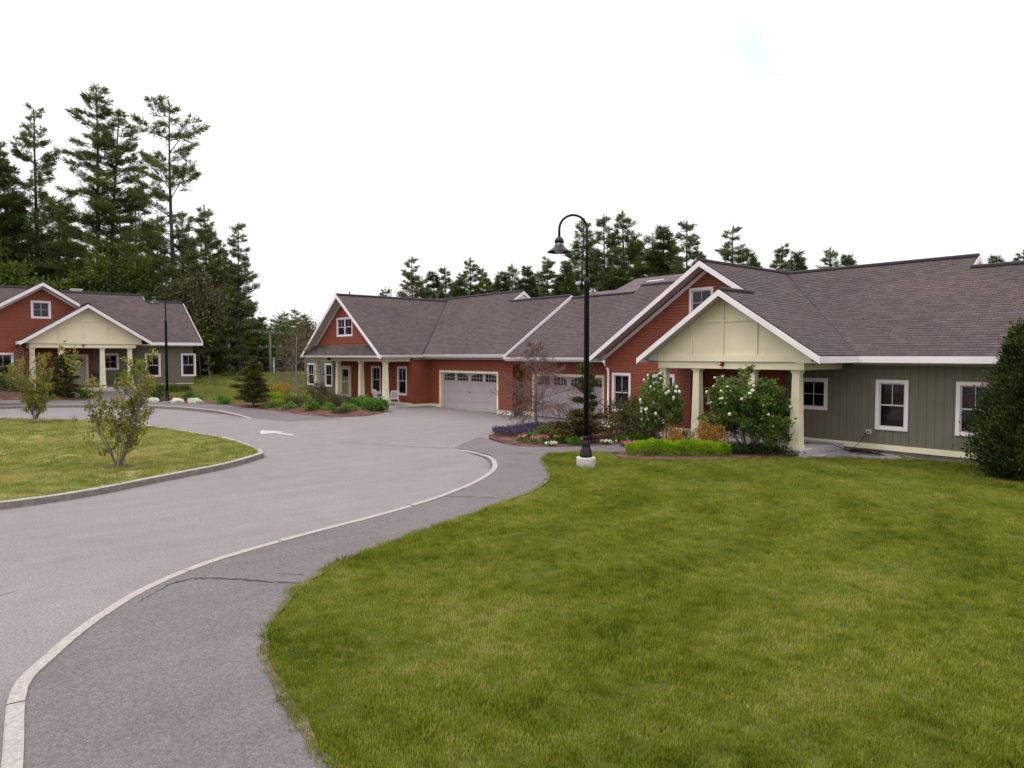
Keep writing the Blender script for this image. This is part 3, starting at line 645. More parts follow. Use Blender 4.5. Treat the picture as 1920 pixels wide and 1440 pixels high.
# ------------------------------------------------------------------ the middle house: front gable over a colonnade, garage beside it
def mid_house():
    global ORG
    ORG = Vector((-36, 22, 0)); root = thing('gabled_house', 'middle house with steep red gable over cream columns and a mauve garage door', 'house', (-36, 22, 0))
    S = .70; WX = -40.25; WZ = 6.95; wl, wr = -45.65, -34.85; YF = 19.7
    ze = WZ-S*(wr-WX)                                             # 3.17
    roof(root, (wl, YF, ze), (wl, 28.4, ze), (WX, YF, WZ)); roof(root, (wr, YF, ze), (wr, 28.4, ze), (WX, YF, WZ)); ridge_cap(root, (WX, YF, WZ+.01), (WX, 28.3, WZ+.01))
    def main_roof(x0, x1, ye, z0, s, yr):
        zr_ = z0+s*(yr-ye); roof(root, (x0, ye, z0), (x1, ye, z0), (x0, yr, zr_)); yb = 2*yr-ye; roof(root, (x0, yb, z0), (x1, yb, z0), (x0, yr, zr_)); ridge_cap(root, (x0, yr, zr_+.01), (x1, yr, zr_+.01)); return zr_
    zh = main_roof(-50.6, -32.45, 22.6, 3.2, .68, 28.4); zl_ = main_roof(-32.45, -27.3, 22.6, 3.2, .68, 27.4)
    for (y0, y1) in ((27.15, 28.4), (29.65, 28.4)):
        mb = MB(); z0 = zh-.68*1.25; mb.prism([(-32.449, y0, z0-.03), (-32.449, y1, zh-.03), (-32.449, y1, zh-.23), (-32.449, y0, z0-.23)], (.04, 0, 0)); mb.build('rake_board', M['white'], root)
    mb = MB(); mb.face([(-32.47, 27.0, zh-1.1), (-32.47, 28.4, zh-.15), (-32.47, 29.8, zh-1.1)]); mb.build('gable_panel', M['soffit'], root)
    for (y0, y1) in ((22.6, 27.4), (32.2, 27.4)):
        mb = MB(); mb.prism([(-27.299, y0, 3.19), (-27.299, y1, zl_-.01), (-27.299, y1, zl_-.25), (-27.299, y0, 2.95)], (.04, 0, 0)); mb.build('rake_board', M['white'], root)
    wall_e(root, 'red', [(23.25, .1), (31.4, .1), (31.4, 3.3), (27.4, 6.2), (23.25, 3.3)], -27.35)
    strip(root, 'valley_flashing', 'ridge', (wr-.05, 22.6, 3.235), (WX+.05, 28.05, 6.945), .025, 0)
    def rake(xa, za, xb, zb, y, h=.21, name='rake_board', t=.04):
        mb = MB(); mb.prism([(xa, y-t, za), (xb, y-t, zb), (xb, y-t, zb-h), (xa, y-t, za-h)], (0, t-.001, 0)); mb.build(name, M['white'], root)
    rake(wl-.02, ze-.045, WX, WZ-.03, YF); rake(WX, WZ-.03, wr+.02, ze-.045, YF)
    YW = 20.25; zu = lambda x: WZ-S*abs(x-WX)-.14
    rake(wl+.9, zu(wl+.9)-.02, WX, WZ-.16, YW-.02, .15, 'frieze_board', .03); rake(WX, WZ-.16, wr-.9, zu(wr-.9)-.02, YW-.02, .15, 'frieze_board', .03)
    wn = (-41.3, -39.15, 4.33, 5.52)
    wall_s(root, 'red', [(-44.45, 3.78), (-36.05, 3.78), (-36.05, zu(-36.05)), (WX, zu(WX)), (-44.45, zu(-44.45))], YW, [hole(*wn)], v0=3.78)
    window(root, *wn, YW, 'pair', True)
    # pent roof below the gable, with hipped ends running under the rakes
    roof(root, (wl+.12, YF+.02, ze-.05), (wr-.12, YF+.02, ze-.05), (wl+.12, YW-.03, 3.78), poly=[(0, 0), (10.56, 0), (9.62, .85), (.94, .85)])
    board(root, 'fascia', 'white', (wl, YF, ze-.055), (wr, YF, ze-.055), 0, (0, -1, 0), .12, .03)
    gutter(root, (wl+.05, YF-.032, ze-.06), (wr-.3, YF-.032, ze-.06), (0, -1, 0))
    board(root, 'fascia', 'white', (wr, YF, ze-.01), (wr, 22.6, ze-.01), 0, (1, 0, 0), .17, .03); gutter(root, (wr+.032, YF+.05, ze-.01), (wr+.032, 22.55, ze-.01), (1, 0, 0))
    box_part(root, 'eave_soffit', 'cream', wl+.02, YF+.01, 3.02, wr-.01, 20.2, 3.035)
    box_part(root, 'eave_soffit', 'soffit', -35.05, 21.96, 2.90, wr-.01, 23.2, 2.915)
    # walls
    w3, w2 = (-36.73, -35.62, .74, 2.47), (-39.94, -38.75, .74, 2.47)
    g2, g1 = (-46.72, -45.55, .92, 2.56), (-49.7, -48.5, .92, 2.56)
    wall_s(root, 'red', rect(-44.9, -35.1, .30, 3.03), 21.95, [hole(*w3), hole(*w2), (-44.25, -42.75, 0, 2.38)], v0=.3)
    wall_s(root, 'sage', rect(-50.3, -44.9, .35, 3.0), 21.95, [hole(*g1), hole(*g2)])
    for w_, b_ in ((w3, False), (w2, False), (g1, False), (g2, False)): window(root, *w_, 21.95, 'double', b_)
    entry_door(root, -44.3, -42.69, .32, 2.42, 21.92, True)
    wall_e(root, 'red', rect(21.95, 23.25, .26, 3.0), -35.1)
    box_part(root, 'corner_board', 'red', -35.24, 21.925, .26, -35.075, 22.03, 2.9)
    gd = (-34.09, -28.57, 2.27)
    wall_s(root, 'red', rect(-35.1, -27.35, .26, 3.05), 23.25, [(gd[0]+.04, gd[1]-.04, 0, gd[2]-.04)], v0=.26)
    wall_s(root, 'red', rect(-28.62, -27.35, .05, .27), 23.25, v0=.05)
    garage_door(root, *gd, 23.25)
    box_part(root, 'base_trim', 'cream', -42.68, 21.91, .16, -35.1, 21.948, .31); box_part(root, 'base_trim', 'cream', -35.10, 21.91, .05, -35.06, 23.21, .26)
    box_part(root, 'base_trim', 'cream', -35.058, 23.21, .05, -34.1, 23.247, .26); box_part(root, 'base_trim', 'cream', -28.56, 23.205, .02, -27.33, 23.245, .24)
    box_part(root, 'base_trim', 'cream', -50.3, 21.90, .22, -44.95, 21.945, .37)
    box_part(root, 'foundation', 'found', -50.25, 21.97, -.4, -35.13, 31, .29); box_part(root, 'foundation', 'found', -35.12, 23.26, -.3, -34.1, 31, .12)
    box_part(root, 'back_wall', 'sage', -50.3, 32.0, -.3, -27.35, 32.1, 3.1); wall_e(root, 'sage', rect(21.95, 32, .1, 3.1), -50.3, -1)
    board(root, 'fascia', 'white', (wr+.12, 22.6, 3.185), (-27.26, 22.6, 3.185), 0, (0, -1, 0), .18, .03); gutter(root, (wr+.15, 22.568, 3.185), (-27.3, 22.568, 3.185), (0, -1, 0))
    board(root, 'fascia', 'white', (-50.6, 22.6, 3.185), (wl, 22.6, 3.185), 0, (0, -1, 0), .18, .03)
    box_part(root, 'eave_soffit', 'soffit', wr+.0, 22.6, 2.93, -27.3, 23.25, 2.945); 
    # porch
    box_part(root, 'porch_slab', 'slab', -44.9, 20.0, -.3, -35.02, 21.93, .155)
    bm_ = MB(); bm_.box(-44.9, 20.22, 2.78, -35.2, 20.58, 3.02); bm_.box(-35.42, 20.58, 2.78, -35.2, 21.90, 3.019); bm_.build('beam', M['cream'], root)
    box_part(root, 'porch_ceiling', 'ceil', -44.85, 20.6, 3.0, -35.45, 21.94, 3.015)
    for x in (-35.5, -38.42, -41.5, -44.62): column(root, x, 20.40, .155, 2.78)
    box_part(root, 'porch_speaker', 'black', -42.5, 20.08, 2.84, -42.2, 20.215, 2.98)
    mb = MB(); mb.lathe([(.0, 0), (.16, .01), (.18, .03), (.13, .05), (0, .055)], 16, (0, 0, 0)); me = mb.build('door_plaque', M['green2'], root); me.rotation_euler = (R(90), 0, 0); me.location = (-42.15+36, 21.93-22, 1.62)
    ORG = Vector((0, 0, 0)); return root
mid_house()

# house far behind with hipped roof
def far_house():
    global ORG
    ORG = Vector((-28, 41, 0)); root = thing('hip_roofed_house', 'distant house behind the garages, only its brown hipped roof showing', 'house', (-28, 41, 0))
    z0, z1 = 5.0, 8.75
    def hip(x0, x1, y0, y1, a_, b_, zt):
        A, B, C, D_ = (x0, y0, z0), (x1, y0, z0), (x1, y1, z0), (x0, y1, z0)
        ym = (y0+y1)/2; E_, F_ = (a_, ym, zt), (b_, ym, zt)
        roof(root, A, B, (x0, ym, zt), poly=[(0, 0), (x1-x0, 0), (b_-x0, math.hypot(ym-y0, zt-z0)), (a_-x0, math.hypot(ym-y0, zt-z0))], mat='shingle_far')
        roof(root, D_, C, (x0, ym, zt), poly=[(0, 0), (x1-x0, 0), (b_-x0, math.hypot(ym-y0, zt-z0)), (a_-x0, math.hypot(ym-y0, zt-z0))], mat='shingle_far')
        roof(root, A, D_, (a_, y0, zt), poly=[(0, 0), (y1-y0, 0), ((y1-y0)/2, math.hypot(a_-x0, zt-z0))], mat='shingle_far')
        roof(root, B, C, (b_, y0, zt), poly=[(0, 0), (y1-y0, 0), ((y1-y0)/2, math.hypot(b_-x1, zt-z0))], mat='shingle_far')
    hip(-38.2, -21.5, 35.0, 45.0, -33.1, -26.6, z1)
    roof(root, (-36, 36.5, z0), (-36, 40, z0), (-34.6, 36.5, 7.6), mat='shingle_far'); 
    hip(-41.5, -30, 34.5, 43.5, -37.0, -32.5, 7.95)
    box_part(root, 'wall', 'sage', -37.6, 35.6, 0, -22.1, 44.4, z0)
    mb = MB(); mb.tube([(-31.0, 38.6, 7.9), (-31.0, 38.6, 8.28), (-29.6, 38.6, 8.28)], .06, 8); mb.build('vent_pipe', M['pvc'], root)
    ORG = Vector((0, 0, 0))
far_house()

# ------------------------------------------------------------------ terrain
def smf(t): t = max(0., min(1., t)); return t*t*(3-2*t)
def zr(x, y): return .3*smf((-27-x)/20)
def zl(x, y):
    b = .78*smf((-x-44.3)/5.2)*(1-.75*smf((y-14)/6)*(1-smf((-x-51)/5)))
    return zr(x, y)+.13+b
def spline(pts, n=6, closed=False):
    out = []; N_ = len(pts)
    rng_ = range(N_ if closed else N_-1)
    for i in rng_:
        g = lambda k: Vector((*pts[k % N_ if closed else max(0, min(N_-1, k))], 0))
        p0, p1, p2, p3 = g(i-1), g(i), g(i+1), g(i+2)
        for k in range(n):
            t = k/n; q = .5*((2*p1)+(p2-p0)*t+(2*p0-5*p1+4*p2-p3)*t*t+(3*p1-p0-3*p2+p3)*t**3); out.append((q.x, q.y))
    if not closed: out.append(pts[-1])
    return out
def inside(p, poly):
    c = False; n = len(poly); x, y = p
    for i in range(n):
        x1, y1 = poly[i]; x2, y2 = poly[(i+1) % n]
        if (y1 > y) != (y2 > y) and x < (x2-x1)*(y-y1)/(y2-y1)+x1: c = not c
    return c
def sheet(name, poly, hf, mat, step=1.5, kind='structure', parent=None, cut=None):
    """triangulated sheet filling poly at height hf(x,y)"""
    vs = [Vector(p) for p in poly]; ne = len(vs)
    x0 = min(p[0] for p in poly); x1 = max(p[0] for p in poly); y0 = min(p[1] for p in poly); y1 = max(p[1] for p in poly)
    rg = random.Random(3); y = y0
    while y < y1:
        x = x0
        while x < x1:
            p = (x+rg.uniform(-.2, .2)*step, y+rg.uniform(-.2, .2)*step)
            if inside(p, poly): vs.append(Vector(p))
            x += step
        y += step
    r = geometry.delaunay_2d_cdt(vs, [(i, (i+1) % ne) for i in range(ne)], [], 1, 1e-4)
    V3 = [(p.x, p.y, hf(p.x, p.y)) for p in r[0]]; F3 = [tuple(f) for f in r[2]]; F3 = [f if (V3[f[1]][0]-V3[f[0]][0])*(V3[f[2]][1]-V3[f[0]][1])-(V3[f[1]][1]-V3[f[0]][1])*(V3[f[2]][0]-V3[f[0]][0]) > 0 else f[::-1] for f in F3]
    nb_ = len(V3)
    for (x, y) in poly: V3 += [(x, y, hf(x, y)), (x, y, hf(x, y)-.25)]
    for i in range(ne):
        j = (i+1) % ne; F3.append((nb_+2*i, nb_+2*j, nb_+2*j+1, nb_+2*i+1))
    me = bpy.data.meshes.new(name); me.from_pydata(V3, [], F3)
    me.materials.append(mat); me.update(); o = link(name, me, parent)
    if kind: o['kind'] = kind
    return o
def grid(name, x0, x1, y0, y1, step, hf, mat):
    nx = int((x1-x0)/step)+1; ny = int((y1-y0)/step)+1
    v = [(x0+i*step, y0+j*step, hf(x0+i*step, y0+j*step)) for j in range(ny) for i in range(nx)]
    f = [(j*nx+i, j*nx+i+1, (j+1)*nx+i+1, (j+1)*nx+i) for j in range(ny-1) for i in range(nx-1)]
    me = bpy.data.meshes.new(name); me.from_pydata(v, [], f); me.materials.append(mat); me.update(); o = link(name, me); o['kind'] = 'structure'; return o
def hground(x, y):
    if -60 < x < 30 and -60 < y < 32: return -.35
    dd = max(-60-x, x-30, -60-y, y-32); return -.35 - 1.2*smf((dd-25)/60) + (.95+.35 if False else 0)
grid('ground', -1200, 1200, -1200, 1200, 40, lambda x, y: hground(x, y), M['floor'])
grid('road', -72, 22, -40, 24.2, 2, lambda x, y: zr(x, y), M['road'])
# arrow painted on the road
ar = [(-27.55, 10.13), (-28.87, 10.66), (-27.75, 11.22), (-27.62, 10.98), (-26.34, 11.08), (-26.30, 10.88), (-27.56, 10.74)]
ro = bpy.data.objects['road']
mb = MB(); mb.face([(x, y, zr(x, y)+.006) for x, y in ar[:3]+[ar[3], ar[6]]]); mb.face([(x, y, zr(x, y)+.006) for x, y in (ar[3], ar[4], ar[5], ar[6])]); mb.build('painted_arrow', M['roadpaint'], ro)

# island
isl_s = [(-17.46, 1.09), (-17.76, 2.64), (-18.68, 4.37), (-19.66, 6.22), (-20.75, 7.5), (-21.35, 7.95), (-22.34, 8.17), (-24.6, 8.35), (-27.21, 8.24), (-31.33, 7.37), (-35.12, 6.1), (-37.14, 4.14), (-38.72, 2.51), (-40.5, -1.5), (-41.5, -7), (-38, -14), (-30, -17.5), (-22, -14), (-18.4, -7), (-17.4, -2)]
isl = spline(isl_s, 5, True)
def offset(path, d, closed=False):
    out = []; n = len(path)
    for i in range(n):
        a_ = path[(i-1) % n] if closed else path[max(i-1, 0)]; b_ = path[(i+1) % n] if closed else path[min(i+1, n-1)]
        dx, dy = b_[0]-a_[0], b_[1]-a_[1]; L = math.hypot(dx, dy) or 1
        out.append((path[i][0]-dy/L*d, path[i][1]+dx/L*d))
    return out
def kerb(name, path, w_, top, closed=False, seg=1.8, side=1, taper=0):
    """granite kerb in stones along path; w_ to the left (side=1)"""
    inn = offset(path, w_*side, closed); mb = MB(); fb = MB(); n = len(path); acc = 0; rg = random.Random(5); L_ = seg; tot = n if closed else n-1
    jz = rg.uniform(-.006, .006); jo = 0
    for i in range(tot):
        j = (i+1) % n; a_, b_, c, d = path[i], path[j], inn[j], inn[i]
        l = math.hypot(b_[0]-a_[0], b_[1]-a_[1])
        f0, f1 = 0., 1.
        acc += l
        if acc > L_: f1 = 1-.012/max(l, .05); acc = 0; nj = True
        else: nj = False
        lp = lambda p, q, t: (p[0]+(q[0]-p[0])*t, p[1]+(q[1]-p[1])*t)
        a2, b2, c2, d2 = lp(a_, b_, f0), lp(a_, b_, f1), lp(d, c, f1), lp(d, c, f0)
        tp = lambda k: top*min(1, (tot-k)/max(1, taper)) if taper else top
        za, zb = zr(*a2)+tp(i)+jz, zr(*b2)+tp(i+1)+jz
        bz = lambda p: zr(*p)-.1
        P = lambda p, z: (p[0], p[1], z); ch = .012
        na = ((d2[0]-a2[0])/w_*ch, (d2[1]-a2[1])/w_*ch); nb = ((c2[0]-b2[0])/w_*ch, (c2[1]-b2[1])/w_*ch)
        A1, B1 = (a2[0]+na[0], a2[1]+na[1]), (b2[0]+nb[0], b2[1]+nb[1])
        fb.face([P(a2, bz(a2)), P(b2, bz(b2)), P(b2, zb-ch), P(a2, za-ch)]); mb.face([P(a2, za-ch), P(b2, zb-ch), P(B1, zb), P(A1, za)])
        mb.face([P(A1, za), P(B1, zb), P(c2, zb), P(d2, za)]); mb.face([P(d2, za), P(c2, zb), P(c2, bz(c2)), P(d2, bz(d2))])
        if nj: mb.face([P(b2, bz(b2)), P(c2, bz(c2)), P(c2, zb), P(b2, zb)]); jz = rg.uniform(-.007, .007); L_ = seg*rg.uniform(.8, 1.2)
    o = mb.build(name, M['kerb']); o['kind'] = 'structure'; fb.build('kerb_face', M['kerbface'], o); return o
# orientation: island polyline order -> inner side
cx_ = sum(p[0] for p in isl)/len(isl); cy_ = sum(p[1] for p in isl)/len(isl)
t_ = offset(isl, .15, True); sd_ = 1 if math.hypot(t_[0][0]-cx_, t_[0][1]-cy_) < math.hypot(isl[0][0]-cx_, isl[0][1]-cy_) else -1
kerb('island_kerb', isl, .16, .15, True, 1.9, sd_)
isl_in = offset(isl, .155*sd_, True)
def mound(x, y): return zr(x, y)+.135+.05*smf((8.0-math.hypot((x+28)/2.2, y+4))/6)
lawn_i = sheet('island_lawn', isl_in, mound, M['lawn_dry'], 1.2)

# kerb and walk on the right of the road
kr_s = [(3.5, -1.0), (-1.5, -.25), (-4.2, .10), (-6.16, .34), (-7.55, .50), (-8.20, .80), (-8.95, 1.27), (-9.80, 1.98), (-10.49, 2.96), (-10.99, 4.3), (-11.57, 6.37), (-12.23, 8.26), (-13.23, 10.02), (-14.2, 11.28), (-15.26, 12.16), (-16.7, 13.0), (-18.57, 13.44)]
kr = spline(kr_s, 4)
kerb('walk_kerb', kr, .135, .15, False, 1.7, -1, 7)
kr_in = offset(kr, -.133)
edge_s = [(6, 1.9), (0, 2.1), (-3.2, 2.15), (-4.64, 2.21), (-5.37, 2.26), (-6.11, 2.37), (-6.84, 2.55), (-7.5, 2.83), (-8.55, 3.62), (-9.30, 4.63), (-9.8, 5.98), (-10.55, 8.12), (-11.45, 10.32), (-12.76, 12.0), (-14.3, 13.25), (-14.98, 13.92), (-15.34, 14.7), (-14.95, 15.7), (-14.3, 16.5), (-13.95, 17.6), (-13.5, 18.6), (-12.9, 19.84)]
edge = spline(edge_s, 4)
rgE = random.Random(8)
edge = [(x+rgE.uniform(-.03, .03), y+rgE.uniform(-.03, .03)) for x, y in edge]
bedR = [(-19.9, 15.75), (-18.34, 15.12), (-17.45, 15.08), (-16.64, 15.45), (-15.9, 16.62), (-15.6, 17.85), (-15.35, 18.62), (-15.0, 19.84)]
def zwalk(x, y):
    # ramps down to the road where the kerb ends
    return .135 - .125*smf((-x-16.0)/3.0)*smf((15.6-y)/1.5)
walk_poly = kr_in + [(-19.2, 13.7), (-20.3, 15.6)] + bedR[1:] + list(reversed(edge))
walk = sheet('walkway', walk_poly, zwalk, M['walk'], 1.)
# lawn on the right
lawn_poly = [p for p in edge if p[1] < 16.0] + [(-14.1, 15.9), (-13.3, 15.42), (-12.55, 15.85), (-11.15, 17.5), (-10.5, 18.9), (-9.95, 19.72), (-9.35, 21.2), (-8.25, 22.1), (-8.5, 22.7), (24, 22.7), (24, 1.6)]
lawn_r = sheet('front_lawn', lawn_poly, lambda x, y: .125+.02*math.sin(x*.7)*math.cos(y*.5)-.075*smf((y-17.5)/4)*smf((x+10.8)/2), M['lawn'], .9)
# worn dry edge between walk and lawn
def ribbon(name, path, w0, w1, z, mat, seed=1, parent=None, kind='structure'):
    rg = random.Random(seed); a_ = offset(path, w0); mb = MB()
    ws = [w1*(.45+.3*math.sin(i*.21+seed)+.25*math.sin(i*.57)+rg.uniform(-.06, .06)) for i in range(len(path))]; b_ = [offset(path, w_)[i] for i, w_ in enumerate(ws)]
    for i in range(len(path)-1):
        mb.face([(*a_[i], z), (*a_[i+1], z), (*b_[i+1], z), (*b_[i], z)])
    o = mb.build(name, mat, parent); 
    if kind and not parent: o['kind'] = kind
    return o
ep2 = spline([p for p in edge_s if p[1] < 15.2], 14)
mb = MB(); o1 = offset(ep2, .035)
o2 = [offset(ep2, -(.02+.05*max(0, math.sin(i*.11+1))+.015*math.sin(i*.37)+.01*math.sin(i*.91)))[i] for i in range(len(ep2))]
for i in range(len(ep2)-1): mb.face([(*o1[i], .143), (*o1[i+1], .143), (*o2[i+1], .147), (*o2[i], .147)])
dv_ = mb.build('dry_verge', M['litter']); dv_['kind'] = 'structure'
# front beds
bed_poly = [(-21.3, 19.4), (-21.1, 17.8), (-20.5, 16.2)] + bedR + [(-15.6, 21.94), (-19.8, 21.94), (-20.5, 21.9), (-21.3, 21.0)]
sheet('mulch_bed', bed_poly, lambda x, y: .146, M['mulch'], .6)
bed2 = [(-14.05, 15.95), (-13.3, 15.45), (-12.6, 15.85), (-11.2, 17.5), (-10.55, 18.9), (-10.2, 20.1), (-10.5, 19.84), (-12.85, 19.84), (-13.5, 18.6), (-13.95, 17.6), (-14.3, 16.5)]
sheet('mulch_bed', bed2, lambda x, y: .158, M['mulch'], .5)
gv = [(-10.9, 19.82), (-10.0, 19.68), (-9.3, 21.1), (-8.2, 22.0), (-7.6, 22.68), (-10.1, 22.7), (-10.12, 19.9)]
sheet('gravel_strip', gv, lambda x, y: .135-.07*smf((x+10.4)/1.8), M['gravel'], .5)

# far side: kerb, walk, beds, lawn
fk_s = [(-47, -9), (-46.3, -2), (-45.7, 2.2), (-45.0, 4.95), (-43.44, 7.56), (-41.2, 9.72), (-38.18, 11.05), (-35.84, 11.65), (-33.78, 11.98)]
fk = spline(fk_s, 4)
kerb('far_kerb', fk, .16, .16, False, 1.9, 1, 6)
fin = offset(fk, .155)
WFL = None
wf = [(-49, -9), (-47.6, -2), (-46.6, 1.0), (-46.4, 3.0), (-46.3, 5.2), (-45.7, 6.9), (-46.8, 8.0), (-48.15, 8.4), (-48.15, 10.1), (-46.6, 9.7), (-45.0, 9.95), (-43.1, 10.75), (-41.0, 12.6), (-38.6, 13.2), (-36.2, 13.75), (-34.48, 14.6), (-32.3, 15.4), (-31.3, 15.6), (-31.6, 13.0)]
sheet('far_walkway', fin + list(reversed(wf)), lambda x, y: (zr(x, y)+.14-.13*smf((x+37)/3) if x > -44 else zl(x, y)+.01), M['walk'], 1.)
farl = [(-60, -30), (-80, -30), (-80, 40), (-50.4, 40), (-50.4, 21.9), (-44.95, 21.9), (-44.9, 19.96), (-44.9, 18.6), (-42.5, 16.0), (-40.6, 12.8), (-41.1, 12.6), (-42.0, 13.4), (-44.4, 12.4), (-46.6, 10.9), (-46.6, 9.85), (-48.1, 10.15), (-48.1, 8.35), (-46.8, 7.95), (-45.75, 6.88), (-46.35, 5.18), (-46.45, 2.98), (-46.65, .98), (-47.65, -2), (-49.05, -9)]
lawn_f = sheet('far_lawn', farl, lambda x, y: zl(x, y)-.004, M['lawn'], 1.6)
bm1 = [(-40.6, 12.8), (-38.6, 13.25), (-36.2, 13.8), (-34.48, 14.65), (-32.2, 15.45), (-31.7, 17.0), (-32.7, 18.7), (-34.9, 19.97), (-44.9, 19.97), (-44.9, 18.6), (-42.5, 16.0)]
def segd(p, a_, b_):
    dx, dy = b_[0]-a_[0], b_[1]-a_[1]; t = max(0, min(1, ((p[0]-a_[0])*dx+(p[1]-a_[1])*dy)/(dx*dx+dy*dy))); return math.hypot(p[0]-a_[0]-dx*t, p[1]-a_[1]-dy*t)
def bedh(x, y):
    d = min(segd((x, y), p, q) for p, q in zip(bm1[2:7], bm1[3:8])); f = smf(d/1.3)
    return (zr(x, y)+.03)*(1-f)+(zl(x, y)+.03)*f
sheet('mulch_bed', bm1, bedh, M['mulch'], .5)
bm2 = [(-46.8, 7.9), (-45.8, 6.9), (-46.4, 5.2), (-46.5, 3.0), (-46.7, 1.0), (-47.4, -1.5), (-49.6, -1.5), (-49.6, 4.3), (-48.1, 4.4), (-48.15, 8.2)]
sheet('mulch_bed', bm2, lambda x, y: zl(x, y)+.014, M['mulch'], .9)
bm3 = [(-46.4, 9.8), (-45.0, 10.05), (-43.1, 10.85), (-41.2, 12.6), (-42.0, 13.4), (-44.4, 12.4), (-46.6, 10.9)]
sheet('mulch_bed', bm3, lambda x, y: zl(x, y)+.016, M['mulch'], .7)

# cracks and joints
def crack(path, w_, parent, zf, seed=0):
    rg = random.Random(seed); fine = []
    for p, q in zip(path, path[1:]):
        for k in range(7):
            t = k/7; fine.append((p[0]+(q[0]-p[0])*t+rg.uniform(-.025, .025), p[1]+(q[1]-p[1])*t+rg.uniform(-.025, .025)))
    fine.append(path[-1]); mb = MB(); ws = [w_*rg.uniform(.25, 1) for _ in fine]; ws[0] = ws[-1] = .002
    L_ = [offset(fine, w)[i] for i, w in enumerate(ws)]; R_ = [offset(fine, -w)[i] for i, w in enumerate(ws)]
    for i in range(len(fine)-1): mb.face([(*L_[i], zf(*L_[i])+.004), (*L_[i+1], zf(*L_[i+1])+.004), (*R_[i+1], zf(*R_[i+1])+.004), (*R_[i], zf(*R_[i])+.004)])
    mb.build('crack', M['crack'], parent)
crack([(-9.78, 2.30), (-9.85, 2.66), (-9.68, 2.9), (-9.4, 3.16), (-9.06, 3.39), (-8.72, 3.72)], .028, walk, zwalk, 1)
crack([(-9.35, 3.62), (-9.22, 3.72), (-9.0, 3.9)], .008, walk, zwalk, 2)
crack([(-9.30, 1.85), (-9.55, 2.15), (-9.78, 2.38)], .007, walk, zwalk, 5)
crack([(-12.26, 8.29), (-11.85, 8.69), (-11.29, 9.18)], .016, walk, zwalk, 3)
crack([(-16.78, 13.43), (-16.22, 13.73), (-15.2, 14.3)], .016, walk, zwalk, 4)
crack([(-23.5, 11.2), (-20.23, 12.8), (-18.9, 13.7)], .018, ro, zr, 6)
crack([(-9.5, -1.0), (-10.8, .2), (-11.3, .9)], .008, ro, zr, 7)
crack([(-36.9, 10.9), (-34.9, 11.3), (-33.4, 12.0)], .010, ro, zr, 9)

# ================================================================== vegetation
def np_mesh(name, verts, nq, mat, k=4):
    me = bpy.data.meshes.new(name); nv = len(verts)
    me.vertices.add(nv); me.vertices.foreach_set('co', np.ascontiguousarray(verts, dtype=np.float32).ravel())
    me.loops.add(nq*k); me.loops.foreach_set('vertex_index', np.arange(nq*k, dtype=np.int32))
    me.polygons.add(nq); me.polygons.foreach_set('loop_start', np.arange(0, nq*k, k, dtype=np.int32)); me.polygons.foreach_set('loop_total', np.full(nq, k, dtype=np.int32))
    me.update(calc_edges=True); me.validate(); me.materials.append(mat); return me
def leaf_verts(P, D, L, W, rng, flat=0.):
    """one rhombus leaf per point: P base, D direction"""
    n = len(P); D = D/np.maximum(np.linalg.norm(D, axis=1, keepdims=True), 1e-6)
    Q = rng.normal(size=(n, 3)); 
    if flat: Q = Q*(1-flat)+np.array([0, 0, 1.])*flat*2
    S = np.cross(D, Q); S /= np.maximum(np.linalg.norm(S, axis=1, keepdims=True), 1e-6)
    L = np.broadcast_to(np.asarray(L, float).reshape(-1, 1), (n, 1)); W = np.broadcast_to(np.asarray(W, float).reshape(-1, 1), (n, 1))
    m = P+D*L*.5
    return np.stack([P, m+S*W*.5, P+D*L, m-S*W*.5], axis=1).reshape(-1, 3)
def leaves_obj(name, P, D, L, W, mat, rng, parent=None, flat=0.):
    P = np.asarray(P, float); D = np.asarray(D, float)
    v = leaf_verts(P, D, L, W, rng, flat); return link(name, np_mesh(name, v, len(P), M[mat]), parent)
def unit(rng, n):
    v = rng.normal(size=(n, 3)); return v/np.linalg.norm(v, axis=1, keepdims=True)

